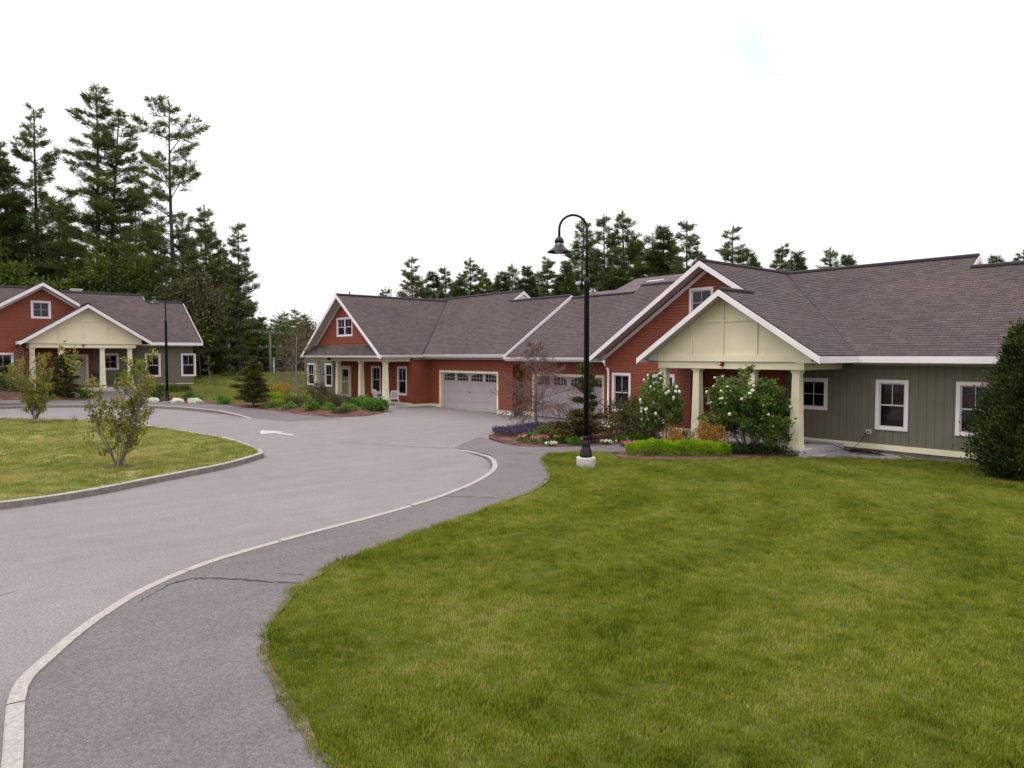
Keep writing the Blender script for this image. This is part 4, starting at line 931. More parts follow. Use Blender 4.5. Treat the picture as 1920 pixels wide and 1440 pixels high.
# ---- pines
def pine_proto(seed, H=24., Rm=3.6, cb=.18, top='pine', prof=(.75, .25), nb=5, gap=.55, mat='pine', dens=1., upt=.25, long_=0, step=.034, twin=False):
    rng = np.random.default_rng(seed); tr = MB(); P = []; D = []
    def stem(ox, oy, H, lean):
        tp = [Vector((ox+lean[0]*t*t*H+.12*math.sin(t*5+seed), oy+lean[1]*t*t*H+.12*math.cos(t*4+seed), H*t)) for t in np.linspace(0, 1, 14)]
        r0 = .0115*H
        tr.tube(tp, [r0*(1-.93*t)+.015 for t in np.linspace(0, 1, 14)], 7)
        def at(z):
            t = min(max(z/H, 0), .999)*13; i = int(t); return tp[i].lerp(tp[i+1], t-i)
        z = H*cb
        while z < H*.985:
            t = (z-H*cb)/(H*(1-cb)); w_ = max(.0, (1-t))**prof[0]*(prof[1]+(1-prof[1])*min(1, t*3+.2))
            n = int(rng.integers(nb-2, nb+2)) if t < .9 else 4
            a0 = rng.uniform(0, 6.28)
            for k in range(max(2, n)):
                if rng.random() < gap*.35: continue
                L = Rm*(w_*.97+.03)*rng.uniform(.6, 1.15)+.15
                if long_ and rng.random() < long_: L *= 1.45
                az = a0+6.28*k/n+rng.uniform(-.4, .4); dirh = Vector((math.cos(az), math.sin(az), 0))
                el = upt*(.3+1.3*t)+rng.uniform(-.22, .26); b0 = at(z+rng.uniform(-.45, .45)); pts = []
                for q in range(6):
                    s_ = q/5; pts.append(b0+dirh*L*s_+Vector((0, 0, L*(el*s_+.16*s_*s_-(.30*s_ if t < .35 else .0)*(1-s_*.5)))))
                tr.tube(pts, [max(.012, .016*L*(1-s_)+.010) for s_ in np.linspace(0, 1, 6)], 3, False)
                nt_ = max(4, int(L*8*dens))
                for q in range(nt_):
                    s_ = .08+.92*rng.random()**.7 if t > .1 else .3+.7*rng.random()
                    ii = min(4, int(s_*5)); pb = pts[ii].lerp(pts[ii+1], s_*5-ii)
                    sl = (.10+.33*(1-s_)+.06)*L*rng.uniform(.3, 1.0); sd_ = 1 if rng.random() < .5 else -1
                    side = Vector((-dirh.y, dirh.x, 0))*sd_*.8+dirh*.6; pe = pb+side*sl+Vector((0, 0, rng.uniform(.0, .22)*sl+rng.uniform(-.05, .12)))
                    m = 13
                    f = rng.random(m)
                    for g in f:
                        P.append(tuple(pb.lerp(pe, .25+.75*g)+Vector((rng.normal()*.09, rng.normal()*.09, rng.normal()*.07))))
                        D.append(tuple(side*.8+Vector((rng.normal()*.45, rng.normal()*.45,   .38+rng.normal()*.35))))
            z += H*step*rng.uniform(.6, 1.35)
        for q in range(40):
            P.append(tuple(at(H*rng.uniform(.95, .999)))); D.append((rng.normal()*.6, rng.normal()*.6, 1))
    stem(0, 0, H, (rng.uniform(-.004, .004), rng.uniform(-.004, .004)))
    if twin: stem(.7, .5, H*.93, (.045/1.0*.6, .02))
    P = np.array(P); D = np.array(D); n = len(P)
    v = leaf_verts(P, D, rng.uniform(.30, .60, n), rng.uniform(.038, .072, n), rng, .2)
    mt = bpy.data.meshes.new('trunk')
    tmp = tr.build('trunk', M['barkd']); mt = tmp.data; bpy.data.objects.remove(tmp)
    return (H, mt, np_mesh('crown', v, n, M[mat]))
PINES = dict(
    tall=pine_proto(1, 26, 4.6, .14, gap=.35, long_=.10, dens=1.5, upt=.18, prof=(.85, .6), step=.030),
    tall2=pine_proto(2, 26, 5.0, .12, gap=.6, long_=.15, dens=1.5, upt=.30, prof=(.75, .6), step=.036),
    twin=pine_proto(3, 27, 5.2, .10, gap=.55, long_=.14, dens=1.4, upt=.12, prof=(.70, .65), twin=True, step=.034),
    lone=pine_proto(4, 25, 3.9, .18, gap=.9, long_=.25, dens=1.8, upt=.38, prof=(.45, .55), step=.044),
    mid=pine_proto(5, 18, 3.4, .12, gap=.4, dens=1.6, upt=.2, prof=(.85, .6), mat='pine_blue', step=.036),
    mid2=pine_proto(6, 18, 3.9, .06, gap=.35, dens=1.6, upt=.22, prof=(.85, .7), mat='pine', step=.036),
    full=pine_proto(7, 17, 4.8, .01, gap=.15, nb=6, dens=1.9, upt=.06, prof=(.85, .9), mat='pine', step=.036),
    fir=pine_proto(8, 14, 3.2, .02, gap=.1, nb=7, dens=1.9, upt=.12, prof=(.95, .95), mat='pine_dark', step=.036),
    thin=pine_proto(9, 20, 2.7, .30, gap=.4, dens=1.7, upt=.2, prof=(.65, .55), mat='pine_blue', step=.038),
)
def cw(px, d):
    c = (px-960)/1300*d; return (c*math.sin(TH)-d*math.cos(TH), c*math.cos(TH)+d*math.sin(TH))
def pine(kind, px, top, d, label, group, rz, base=.2, wide=1.):
    H, mt, mc = PINES[kind]; x, y = cw(px, d); zt = 3.15+(666-top)/1300*d; s = (zt-base)/H
    t = thing('pine_tree', label, 'pine tree', (x, y, base), rz, group); t.scale = (s*wide, s*wide, s)
    link('trunk', mt, t); link('crown', mc, t); return t
ORD = ['first', 'second', 'third', 'fourth', 'fifth', 'sixth', 'seventh', 'eighth', 'ninth', 'tenth', 'eleventh', 'twelfth', 'thirteenth', 'fourteenth', 'fifteenth', 'sixteenth', 'seventeenth', 'eighteenth', 'nineteenth', 'twentieth', 'twenty-first', 'twenty-second', 'twenty-third', 'twenty-fourth', 'twenty-fifth', 'twenty-sixth', 'twenty-seventh', 'twenty-eighth', 'twenty-ninth', 'thirtieth']+['thirty-'+q for q in ('first', 'second', 'third', 'fourth', 'fifth', 'sixth', 'seventh', 'eighth', 'ninth')]+['fortieth', 'forty-first', 'forty-second', 'forty-third']
GL = 'tall pines behind the leftmost house'
for k, px, top, d, lab, rz in (
    ('full', -25, 215, 62, 'dark dense pine cut by the left edge of the photo', .3),
    ('tall', 8, 265, 66, 'dense tall pine at the far left, second in from the left edge', 1.3),
    ('tall2', 78, 212, 64, 'tall pine with fan-shaped crown, left of the twin-stemmed pine', 2.2),
    ('twin', 192, 168, 63, 'tallest pine with two stems behind the leftmost house', .9),
    ('lone', 330, 200, 61, 'tall narrow pine with uneven limbs standing against the sky, right of the twin-stemmed pine', 3.9),
    ('mid', 262, 352, 72, 'smaller grey-green pine between the twin-stemmed pine and the tall narrow pine', 5.1),
    ('mid2', 392, 388, 68, 'broad shorter pine just right of the tall narrow pine', .5),
    ('mid', 450, 420, 66, 'last pine at the right end of the tall pine row, limbs over open sky', 2.7)):
    pine(k, px, top, d, lab, GL, rz, 1.0)
rows = [('full', 40, 400, 72), ('mid2', 115, 385, 76), ('full', 140, 430, 70), ('mid', 232, 400, 80), ('full', 215, 470, 71), ('mid', 300, 405, 78), ('full', 290, 490, 72), ('mid2', 350, 420, 80), ('full', 358, 480, 70), ('mid2', 415, 455, 82), ('full', 400, 540, 82), ('full', 432, 500, 80), ('full', 468, 560, 81), ('fir', 490, 598, 84), ('full', -30, 420, 70), ('full', 85, 470, 68), ('full', 250, 560, 64), ('fir', 330, 570, 63), ('full', 175, 520, 66), ('full', 10, 520, 64), ('full', 450, 590, 80), ('full', 385, 600, 80), ('full', 420, 640, 79), ('fir', 475, 650, 79)]
rows.sort(key=lambda r: r[1]); ro_ = random.Random(11)
for i, (k, px, top, d) in enumerate(rows):
    pine(k, px, top, d, 'shorter dark pine filling in below the tall pines, %s from the left' % ORD[i], 'lower pines in the left wood', ro_.uniform(0, 6.28), .8, ro_.uniform(.95, 1.2))
far = [('mid', 515, 598, 118), ('mid2', 535, 585, 112), ('thin', 553, 580, 115), ('mid', 572, 590, 120)]
for i, (k, px, top, d) in enumerate(far):
    pine(k, px, top, d, 'distant pine in the gap left of the middle house, %s from the left' % ORD[i], 'distant pines in the gap', ro_.uniform(0, 6.28), -1.4, 1.3)
back = [('mid2', 795, 520, 104), ('full', 850, 530, 106), ('mid', 905, 505, 102), ('full', 950, 528, 104), ('mid2', 1010, 510, 102), ('full', 1050, 520, 104), ('mid2', 1110, 470, 96), ('full', 1150, 480, 98), ('mid', 1182, 455, 94), ('full', 1232, 482, 94), ('mid2', 1265, 460, 92), ('mid2', 1326, 490, 92), ('thin', 775, 482, 92), ('mid2', 725, 540, 100), ('fir', 815, 515, 98), ('mid', 835, 503, 95), ('fir', 862, 525, 92), ('mid2', 882, 486, 96), ('full', 912, 520, 100), ('fir', 938, 515, 90), ('mid2', 962, 497, 98), ('fir', 990, 505, 88), ('full', 1028, 487, 96), ('fir', 1062, 497, 86),
        ('mid2', 1090, 413, 92), ('mid', 1130, 410, 88), ('mid2', 1168, 399, 86), ('full', 1195, 450, 92), ('mid2', 1218, 440, 90), ('fir', 1245, 432, 86), ('mid', 1286, 416, 84), ('full', 1306, 470, 92), ('thin', 1370, 425, 82), ('fir', 1402, 475, 84), ('full', 1462, 464, 90), ('fir', 1492, 478, 86), ('mid2', 1556, 466, 88), ('fir', 1588, 484, 88), ('full', 1412, 490, 92), ('fir', 1866, 486, 92), ('mid2', 1915, 470, 84)]
back.sort(key=lambda r: r[1])
for i, (k, px, top, d) in enumerate(back):
    pine(k, px, top, d, 'pine showing above the roofs of the middle and right houses, %s from the left' % ORD[i], 'pines beyond the roofs', ro_.uniform(0, 6.28), -.6, {'fir': 1.25, 'full': 1.0}.get(k, 1.15))

# ---- generic branching plants
def grow(rng, p, d, L, r, lvl, out, o):
    """recursive limb: o = dict(levels, n, spread, up, ratio, droop, wig)"""
    seg = 5; pts = [p]; cur = p.copy(); dd = d.normalized()
    for i in range(seg):
        dd = (dd+Vector(rng.normal(size=3))*o['wig']+Vector((0, 0, o['up'][min(lvl, len(o['up'])-1)]))*.5).normalized(); cur = cur+dd*L/seg; pts.append(cur.copy())
    out['tubes'].append((pts, [r*(1-.6*i/seg) for i in range(seg+1)], lvl))
    if lvl >= o['levels']:
        for i in range(2, seg+1): out['tips'].append((pts[i], dd))
        return
    n = o['n'][lvl]
    for k in range(n):
        s_ = o.get('start', .25)+(1-o.get('start', .25))*(k+rng.random())/n; ii = min(seg-1, int(s_*seg)); q = pts[ii].lerp(pts[ii+1], s_*seg-ii)
        ax = Vector(rng.normal(size=3)); ax = (ax-dd*ax.dot(dd)).normalized(); sp = o['spread'][lvl]*rng.uniform(.7, 1.25)
        nd = (dd*math.cos(sp)+ax*math.sin(sp)).normalized()
        grow(rng, q, nd, L*o['ratio'][lvl]*rng.uniform(.7, 1.2)*(1.15-.5*s_), r*.5, lvl+1, out, o)
    out['tips'].append((pts[-1], dd))
def plant(name, label, cat, loc, seed, starts, o, leaf=None, bark='bark', group=None, rz=0, min_r=.003, stemname='stem', crownname='foliage', maxz=None):
    rng = np.random.default_rng(seed); out = {'tubes': [], 'tips': []}
    for p, d, L, r in starts: grow(rng, Vector(p), Vector(d), L, r, 0, out, o)
    t = thing(name, label, cat, loc, rz, group); mb = MB()
    for pts, rad, lvl in out['tubes']: mb.tube(pts, [max(x, min_r) for x in rad], 6 if lvl < 1 else (4 if lvl < 2 else 3), False)
    mb.build(stemname, M[bark], t)
    if leaf:
        P = []; D = []
        for p, d in out['tips']:
            for k in range(leaf['n']):
                P.append(np.array(p)+rng.normal(size=3)*leaf['spread']); D.append(np.array(d)*.5+rng.normal(size=3)*.7+np.array([0, 0, leaf.get('up', .2)]))
        n = len(P)
        if n: leaves_obj(crownname, P, D, rng.uniform(.6, 1.15, n)*leaf['L'], rng.uniform(.6, 1.1, n)*leaf['W'], leaf['mat'], rng, t)
    return t, out

# magnolias on the island
def magnolia(label, loc, seed, H, rz, wide=1., n=7):
    rng = np.random.default_rng(seed); st = []
    for k in range(n):
        a_ = 6.28*k/n+rng.uniform(-.3, .3); sp = (.07+.17*(k % 3))*wide
        st.append(((.07*math.cos(a_), .07*math.sin(a_), 0), (math.cos(a_)*sp, math.sin(a_)*sp, 1), H*(rng.uniform(.62, .88) if k % 3 < 2 else rng.uniform(.35, .5)), .017))
    return plant('magnolia_bush', label, 'shrub', loc, seed, st, dict(levels=2, n=[7, 3], spread=[.85, .8], up=[.16, .28, .4], ratio=[.30, .5], wig=.13, start=.10),
                 dict(n=6, spread=.042, L=.100, W=.055, mat='magnolia', up=.5), 'bark', 'leafing shrubs on the traffic island', rz)[0]
mA = magnolia('many-stemmed shrub with sparse yellow-green leaves, nearest on the grass island', (-21.16, 3.93, .15), 21, 3.6, .4, .95, 8)
mB = magnolia('bushier olive-leaved shrub further back at the left of the grass island', (-36.0, 3.57, .42), 23, 3.1, 1.4, 1.5, 12)
for (p, r0) in (((-21.16, 3.93), .42), ((-36.0, 3.57), .35)):
    rg = random.Random(int(p[0])); q = [(p[0]+r0*rg.uniform(.8, 1.15)*math.cos(k*.39), p[1]+r0*rg.uniform(.8, 1.15)*math.sin(k*.39)) for k in range(16)]
    sheet('soil_patch', q, lambda x, y: mound(x, y)+.012, M['mulch'], .4)

# bare trees
def bare_tree(name, label, loc, seed, H, trunk, spread, group=None, mat='twig', clear=.28, nlimb=34, leaf=None, dens=(6, 5)):
    rng = np.random.default_rng(seed); out = {'tubes': [], 'tips': []}; t = thing(name, label, 'tree', loc, rng.uniform(0, 6.28), group)
    tp = [Vector((.03*math.sin(k), .03*math.cos(k*1.3), H*k/9)) for k in range(10)]; mb = MB(); mb.tube(tp, [trunk*(1-.88*k/9) for k in range(10)], 8)
    mb.build('trunk', M['barkl' if mat == 'twig' else 'bark'], t)
    o = dict(levels=2, n=list(dens), spread=[.6, .6], up=[-.16, -.12, -.05], ratio=[.50, .55], wig=.17, start=.2)
    for k in range(nlimb):
        z = H*(clear+(.97-clear)*(k/nlimb)**1.25); tt = (z/H-clear)/(1-clear); a_ = k*2.4+rng.uniform(-.4, .4)
        L = spread*(1-tt)**.75*rng.uniform(.7, 1.1)+.12
        grow(rng, Vector((0, 0, z)), Vector((math.cos(a_), math.sin(a_), .25+.9*tt)), L, max(.010, .22*trunk*(1-tt*.6)), 0, out, o)
    mb = MB()
    for pts, rad, lvl in out['tubes']: mb.tube(pts, [max(x, .0055) for x in rad], 4 if lvl < 1 else 3, False)
    mb.build('crown', M[mat], t)
    if leaf:
        P = []; D = []
        for p, d in out['tips']:
            if rng.random() < leaf[1]: 
                for k in range(leaf[2]): P.append(np.array(p)+rng.normal(size=3)*leaf[3]); D.append(rng.normal(size=3)+np.array([0, 0, .3]))
        n = len(P); leaves_obj('foliage', P, D, rng.uniform(.5, 1.1, n)*leaf[4], rng.uniform(.5, 1.1, n)*leaf[4]*.5, leaf[0], rng, t)
    return t
bare_tree('bare_tree', 'leafless weeping tree with dense grey-brown twigs in front of the garages', (-20.64, 18.71, .15), 31, 3.6, .075, 1.6, nlimb=60, clear=.20, dens=(9, 6))
bare_tree('bare_tree', 'small twiggy tree with a few green shoots at the left corner of the middle house', (-38.9, 16.49, .33), 32, 3.9, .075, 2.1, nlimb=30, clear=.3, leaf=('olive', .10, 4, .05, .07))
bare_tree('bare_tree', 'greyish leafless tree half hidden beside the entrance of the leftmost house', (-47.6, 4.2, .75), 33, 2.9, .05, 1.4, nlimb=26, clear=.1)
bare_tree('young_tree', 'thin young tree with few green leaves beside the corner of the leftmost house', (-46.6, 13.9, .62), 34, 2.4, .022, .55, nlimb=9, clear=.3, leaf=('spring', .35, 5, .06, .09), dens=(2, 2))

def scatter_label(*a): pass
# ---- dome shrubs with lumpy leaf clumps
def bush(name, label, cat, loc, rx, ry, h, n, L, W, mat, seed, group=None, rz=0, lumps=14, flat=0., shell=.55, up=.25, z0=0., stems=5, stem_mat='bark', flare=1., tips=.35):
    rng = np.random.default_rng(seed); t = thing(name, label, cat, loc, rz, group)
    c = unit(rng, lumps); c[:, 2] = np.abs(c[:, 2])*.9+.05; c *= rng.uniform(.45, .80, (lumps, 1)); rr = rng.uniform(.28, .48, lumps)
    idx = rng.integers(0, lumps, n); u = unit(rng, n); rad = rng.uniform(shell, 1, n)**.7
    P = c[idx]+u*(rr[idx]*rad)[:, None]
    keep = P[:, 2] > -.02; P = P[keep]; u = u[keep]; n = len(P)
    k = (1-flare)*(1-np.clip(P[:, 2], 0, 1)); P[:, 0] *= (1-k); P[:, 1] *= (1-k)
    if tips:
        m = rng.random(n) < .10; P[m] *= rng.uniform(1.0, 1+tips, (m.sum(), 1))
    P = P*np.array([rx, ry, h]); P[:, 2] += z0
    D = u*np.array([1, 1, .8])+rng.normal(size=(n, 3))*.45+np.array([0, 0, up])
    leaves_obj('foliage', P, D, rng.uniform(.6, 1.15, n)*L, rng.uniform(.6, 1.15, n)*W, mat, rng, t, flat)
    if stems:
        mb = MB()
        for k in range(stems):
            q = c[k % lumps]*np.array([rx, ry, h])*.95; q[2] += z0
            mb.tube([(rng.normal()*.03, rng.normal()*.03, -.02), (q[0]*.35, q[1]*.35, q[2]*.5), tuple(q)], [.018, .012, .005], 4, False)
        mb.build('stem', M[stem_mat], t)
    return t
# snowball viburnums
def viburnum(label, loc, seed, H, Rw, nfl, fl_lo, rz, n=10, leafn=6, fit=(1., 3.)):
    rng = np.random.default_rng(seed); st = []
    for k in range(n):
        a_ = 6.28*k/n+rng.uniform(-.3, .3); sp = rng.uniform(.10, .62)*Rw
        st.append(((.10*math.cos(a_), .10*math.sin(a_), 0), (math.cos(a_)*sp, math.sin(a_)*sp, 1), H*rng.uniform(.50, .84)*(1-.22*sp), .017))
    t, out = plant('snowball_bush', label, 'flowering shrub', loc, seed, st, dict(levels=2, n=[7, 5], spread=[.7, .75], up=[.02, .12, .25], ratio=[.40, .45], wig=.12, start=.28),
                   dict(n=leafn, spread=.060, L=.115, W=.07, mat='viburnum', up=.15), 'bark', 'white-flowering shrubs by the porch', rz)
    tips = [p for p, d in out['tips'] if H*fl_lo < p.z < H*.86]
    R_ = lambda z: sorted([q.xy.length for q in tips if abs(q.z-z) < .25])[-8:][0]
    tips = [p for p in tips if p.xy.length > .72*R_(p.z)]
    rng.shuffle(tips); used = []; me = None
    for p in tips:
        if len(used) >= nfl: break
        p = Vector(p)
        if any((p-q).length < .12 for q in used): continue
        used.append(p); q = p+Vector((p.x, p.y, .25)).normalized()*.09
        if me is None:
            mb = MB(); r_ = .050
            for k in range(70):
                d = unit(rng, 1)[0]; s_ = Vector(d).cross(Vector(rng.normal(size=3))).normalized()*.019; c = Vector(d)*r_*rng.uniform(.82, 1.0); u2 = Vector(d).cross(s_.normalized())*.019
                mb.face([c+s_, c+u2, c-s_, c-u2])
            mb.lathe([(0, -.038), (.028, -.027), (.038, 0), (.028, .027), (0, .038)], 8)
            f = mb.build('flower_head', M['vibwhite'], t); me = f.data
        else: f = link('flower_head', me, t)
        f.location = q; f.rotation_euler = tuple(rng.uniform(0, 6, 3)); s_ = rng.uniform(.7, 1.25); f.scale = (s_,)*3
    rr = sorted(p.xy.length for p, d in out['tips']); zz = sorted(p.z for p, d in out['tips']); k = fit[0]/rr[int(len(rr)*.95)]; t.scale = (k, k, fit[1]/zz[-3])
    return t
viburnum('tall open shrub with many white snowball flowers beside the left porch column', (-13.9, 18.2, .15), 41, 3.3, .85, 75, .30, .5, 10, 7, (1.18, 2.4))
viburnum('broad leafy shrub with white snowball flowers in front of the house door', (-11.55, 19.35, .15), 44, 3.15, 1.5, 60, .42, 2.0, 20, 8, (1.45, 2.6))

# layered conifers (hinoki)
def hinoki(label, loc, seed, H, Rw, mat='hinoki', nb=26, group='layered golden-tipped conifers', rz=0, sparse=.0, name='hinoki_cypress'):
    rng = np.random.default_rng(seed); t = thing(name, label, 'conifer', loc, rz, group); mb = MB(); P = []; D = []
    mb.tube([(0, 0, -.02), (.03, .02, H*.4), (-.02, 0, H*.93)], [.05, .035, .01], 6)
    for k in range(nb):
        s_ = (k+.5)/nb; z = H*(.05+.90*s_); a_ = k*2.4+rng.uniform(-.5, .5); L = Rw*(1-s_)**.6*rng.uniform(.55, 1.15)+.10
        if rng.random() < sparse: L *= .5
        e_ = Vector((math.cos(a_)*L, math.sin(a_)*L, z+L*.22)); b0 = Vector((0, 0, z)); mb.tube([b0, b0.lerp(e_, .5)+Vector((0, 0, -.02)), e_], [.014, .010, .004], 4, False)
        m = int(320+800*L)
        for q in range(m):
            f = rng.random()**.6; c = b0.lerp(e_, .2+.8*f); w_ = (.10+.30*L*(1-abs(f-.6))); 
            P.append((c.x+rng.normal()*w_*.55, c.y+rng.normal()*w_*.55, c.z+rng.normal()*.045+.02)); D.append((math.cos(a_)+rng.normal()*.6, math.sin(a_)+rng.normal()*.6, .35+rng.normal()*.35))
    for q in range(260): P.append((rng.normal()*.07, rng.normal()*.07, H*rng.uniform(.86, 1))); D.append((rng.normal()*.6, rng.normal()*.6, 1))
    mb.build('trunk', M['bark'], t); n = len(P); leaves_obj('foliage', P, D, rng.uniform(.05, .11, n), rng.uniform(.03, .05, n), mat, rng, t, .3)
    return t
hinoki('dark layered conifer beside the front door of the leftmost house', (-46.9, 6.05, .55), 51, 2.65, .85)
hinoki('dark cone-shaped conifer at the corner of the walk, left of the middle house', (-38.3, 13.75, .33), 52, 2.55, 1.0, nb=30)
hinoki('irregular golden-tipped conifer behind the near lamp post', (-17.5, 18.4, .15), 53, 2.7, .92, nb=16, sparse=.45)
hinoki('low bronze-brown conifer at the foot of the golden-tipped one', (-16.75, 17.25, .15), 54, 1.05, .80, 'bronze', 16, None, 0, .1, 'bronze_conifer')
bush('juniper_bush', 'low spreading pale green juniper right of the leafless weeping tree', 'shrub', (-18.1, 17.6, .15), .95, .8, .62, 3600, .12, .03, 'junip', 55, None, .5, 9, 0, .4, .35, flare=1.1)
bush('rhododendron', 'brown-green rhododendron under the red house window', 'shrub', (-17.1, 20.0, .15), 1.3, .95, 1.45, 6500, .11, .05, 'olive', 56, None, .2)
bush('rhododendron', 'dark brown-green rhododendron between the red window and the tall white-flowering shrub', 'shrub', (-15.9, 19.2, .15), .9, .9, 1.25, 5000, .10, .045, 'olive', 57, None, 1.2)
# arborvitae at right edge
def arbor():
    rng = np.random.default_rng(61); t = thing('arborvitae', 'tall dense dark green arborvitae against the wall at the right edge', 'conifer', (-4.95, 20.75, .12), 0); P = []; D = []
    mb = MB(); mb.tube([(0, 0, 0), (.02, 0, 1.6), (0, .02, 3.3)], [.09, .06, .02], 7)
    for k in range(430):
        s_ = rng.random(); z = 3.55*s_; r_ = 1.16*(1-s_**1.55)**.9*(1-.32*(1-s_)**5)*rng.uniform(.60, 1.12)+.05; a_ = rng.uniform(0, 6.28)
        c = Vector((math.cos(a_)*r_, math.sin(a_)*r_, z)); b0 = Vector((math.cos(a_)*.1, math.sin(a_)*.1, max(.05, z-.35*r_)))
        if k % 4 == 0: mb.tube([b0, c], [.014, .004], 3, False)
        for q in range(130):
            f = rng.uniform(.35, 1.08); p = b0.lerp(c, f); P.append((p.x+rng.normal()*.09, p.y+rng.normal()*.09, p.z+rng.normal()*.13)); D.append((math.cos(a_)*.8+rng.normal()*.45, math.sin(a_)*.8+rng.normal()*.45, .8+rng.normal()*.4))
    mb.build('trunk', M['bark'], t); n = len(P); leaves_obj('foliage', P, D, rng.uniform(.06, .13, n), rng.uniform(.022, .045, n), 'arbor', rng, t)
arbor()
# clipped lime hedge
def hedge(name, label, a_, b_, w_, h, n, mat, seed, L=.07, W=.018, cat='hedge', z=.15):
    rng = np.random.default_rng(seed); a_ = np.array(a_, float); b_ = np.array(b_, float); d = b_-a_; Ln = np.linalg.norm(d); ang = math.atan2(d[1], d[0])
    t = thing(name, label, cat, ((a_[0]+b_[0])/2, (a_[1]+b_[1])/2, z), ang)
    u = rng.uniform(-1, 1, n); th = rng.uniform(-.15, math.pi+.15, n)
    prof = 1-np.abs(u)**6*.35; hh = h*prof*(1+.06*np.sin(u*9+seed)+.05*np.sin(u*23))*rng.uniform(.72, 1.04, n); ww = w_*prof
    x = u*Ln/2; y = np.sign(np.cos(th))*np.abs(np.cos(th))**.6*ww*rng.uniform(.75, 1.03, n); zz = np.clip(np.sin(th), 0, 1)**.55*hh
    P = np.stack([x, y, zz], 1); D = np.stack([rng.normal(size=n)*.5, np.cos(th)*.9+rng.normal(size=n)*.4, .55+np.sin(th)*.6+rng.normal(size=n)*.3], 1)
    leaves_obj('foliage', P, D, rng.uniform(.6, 1.2, n)*L, rng.uniform(.7, 1.2, n)*W, mat, rng, t)
    mb = MB()
    for k in range(40): q = rng.uniform(-.46, .46)*Ln; s_ = rng.uniform(-.6, .6)*w_; mb.tube([(q, s_, -.02), (q+rng.normal()*.05, s_*1.1, h*.7)], .004, 3, False)
    mb.build('stem', M['bark'], t); return t
hedge('spirea_hedge', 'low lime-green clipped hedge in front of the porch beds', (-13.75, 16.15), (-11.6, 18.35), .36, .40, 16000, 'lime', 62, .075, .022)
bush('spirea_bush', 'smaller orange-leaved spirea behind the left end of the lime hedge', 'shrub', (-13.35, 17.75, .15), .55, .45, .78, 2200, .075, .035, 'orange', 63, 'orange spireas behind the lime hedge', 0, 9, 0, .5, .6)
bush('spirea_bush', 'bigger orange-pink spirea behind the right end of the lime hedge', 'shrub', (-12.35, 18.45, .15), .66, .58, .98, 3600, .075, .035, 'orange', 64, 'orange spireas behind the lime hedge', 0, 11, 0, .5, .6)
bush('ground_cover', None, None, (-11.2, 19.35, .14), 1.35, .5, .34, 3800, .09, .05, 'green2', 65, None, .72, 16, 0, .3, .3, stems=0)
o_ = bpy.data.objects['ground_cover']; tag(o_, 'dark green leafy ground cover below the broad white-flowering shrub', 'plants', kind='stuff')
# flower bed in front of the garages
rngf = np.random.default_rng(70)
def patch(name, label, cat, poly, n, h, L, W, mat, seed, z=.15, kind=None, stem='green2', spike=False):
    rng = np.random.default_rng(seed); xs = [p[0] for p in poly]; ys = [p[1] for p in poly]; P = []; cx, cy = sum(xs)/len(xs), sum(ys)/len(ys)
    while len(P) < n:
        x, y = rng.uniform(min(xs), max(xs)), rng.uniform(min(ys), max(ys))
        if inside((x, y), poly): P.append((x-cx, y-cy, h*rng.random()**.6*(.7+.3*math.sin(x*5)*math.cos(y*4))))
    t = thing(name, label, cat, (cx, cy, z))
    if kind: t['kind'] = kind
    P = np.array(P); D = np.stack([rng.normal(size=n)*.35, rng.normal(size=n)*.35, np.ones(n)], 1)
    top = P[:, 2] > h*.38
    leaves_obj('flowers', P[top], D[top], rng.uniform(.6, 1.2, top.sum())*L, W, mat, rng, t); leaves_obj('foliage', P[~top], D[~top], L*1.1, W, stem, rng, t); return t
patch('purple_flowers', 'mass of low purple flowers around the foot of the leafless weeping tree', 'flowers', [(-20.5, 16.35), (-19.9, 15.95), (-18.9, 16.3), (-18.9, 17.6), (-19.3, 18.9), (-20.2, 19.9), (-21.0, 19.5), (-21.0, 17.9)], 9000, .26, .09, .022, 'purple', 71, .17, 'stuff')
def clump(name, label, x, y, r, h, mat, seed, fl=None, nf=8, group=None, n=240, L=.20, W=.022, z=.15, cat='plant'):
    rng = np.random.default_rng(seed); t = thing(name, label, cat, (x, y, z), 0, group); a_ = rng.uniform(0, 6.28, n); s_ = rng.uniform(.1, 1, n)
    P = np.stack([np.cos(a_)*r*s_*.6, np.sin(a_)*r*s_*.6, rng.uniform(0, h*.5, n)], 1); D = np.stack([np.cos(a_)*s_, np.sin(a_)*s_, 1.1-.5*s_], 1)+rng.normal(size=(n, 3))*.2
    leaves_obj('foliage', P, D, rng.uniform(.6, 1.1, n)*L, W, mat, rng, t)
    if fl:
        PP = []; DD = []
        for k in range(nf):
            c = np.array([rng.normal()*r*.5, rng.normal()*r*.5, h*rng.uniform(.8, 1.1)])
            for q in range(14): PP.append(c+rng.normal(size=3)*.018); DD.append(unit(rng, 1)[0]+np.array([0, 0, .5]))
        leaves_obj('flowers', PP, DD, .05, .035, fl, rng, t)
    return t
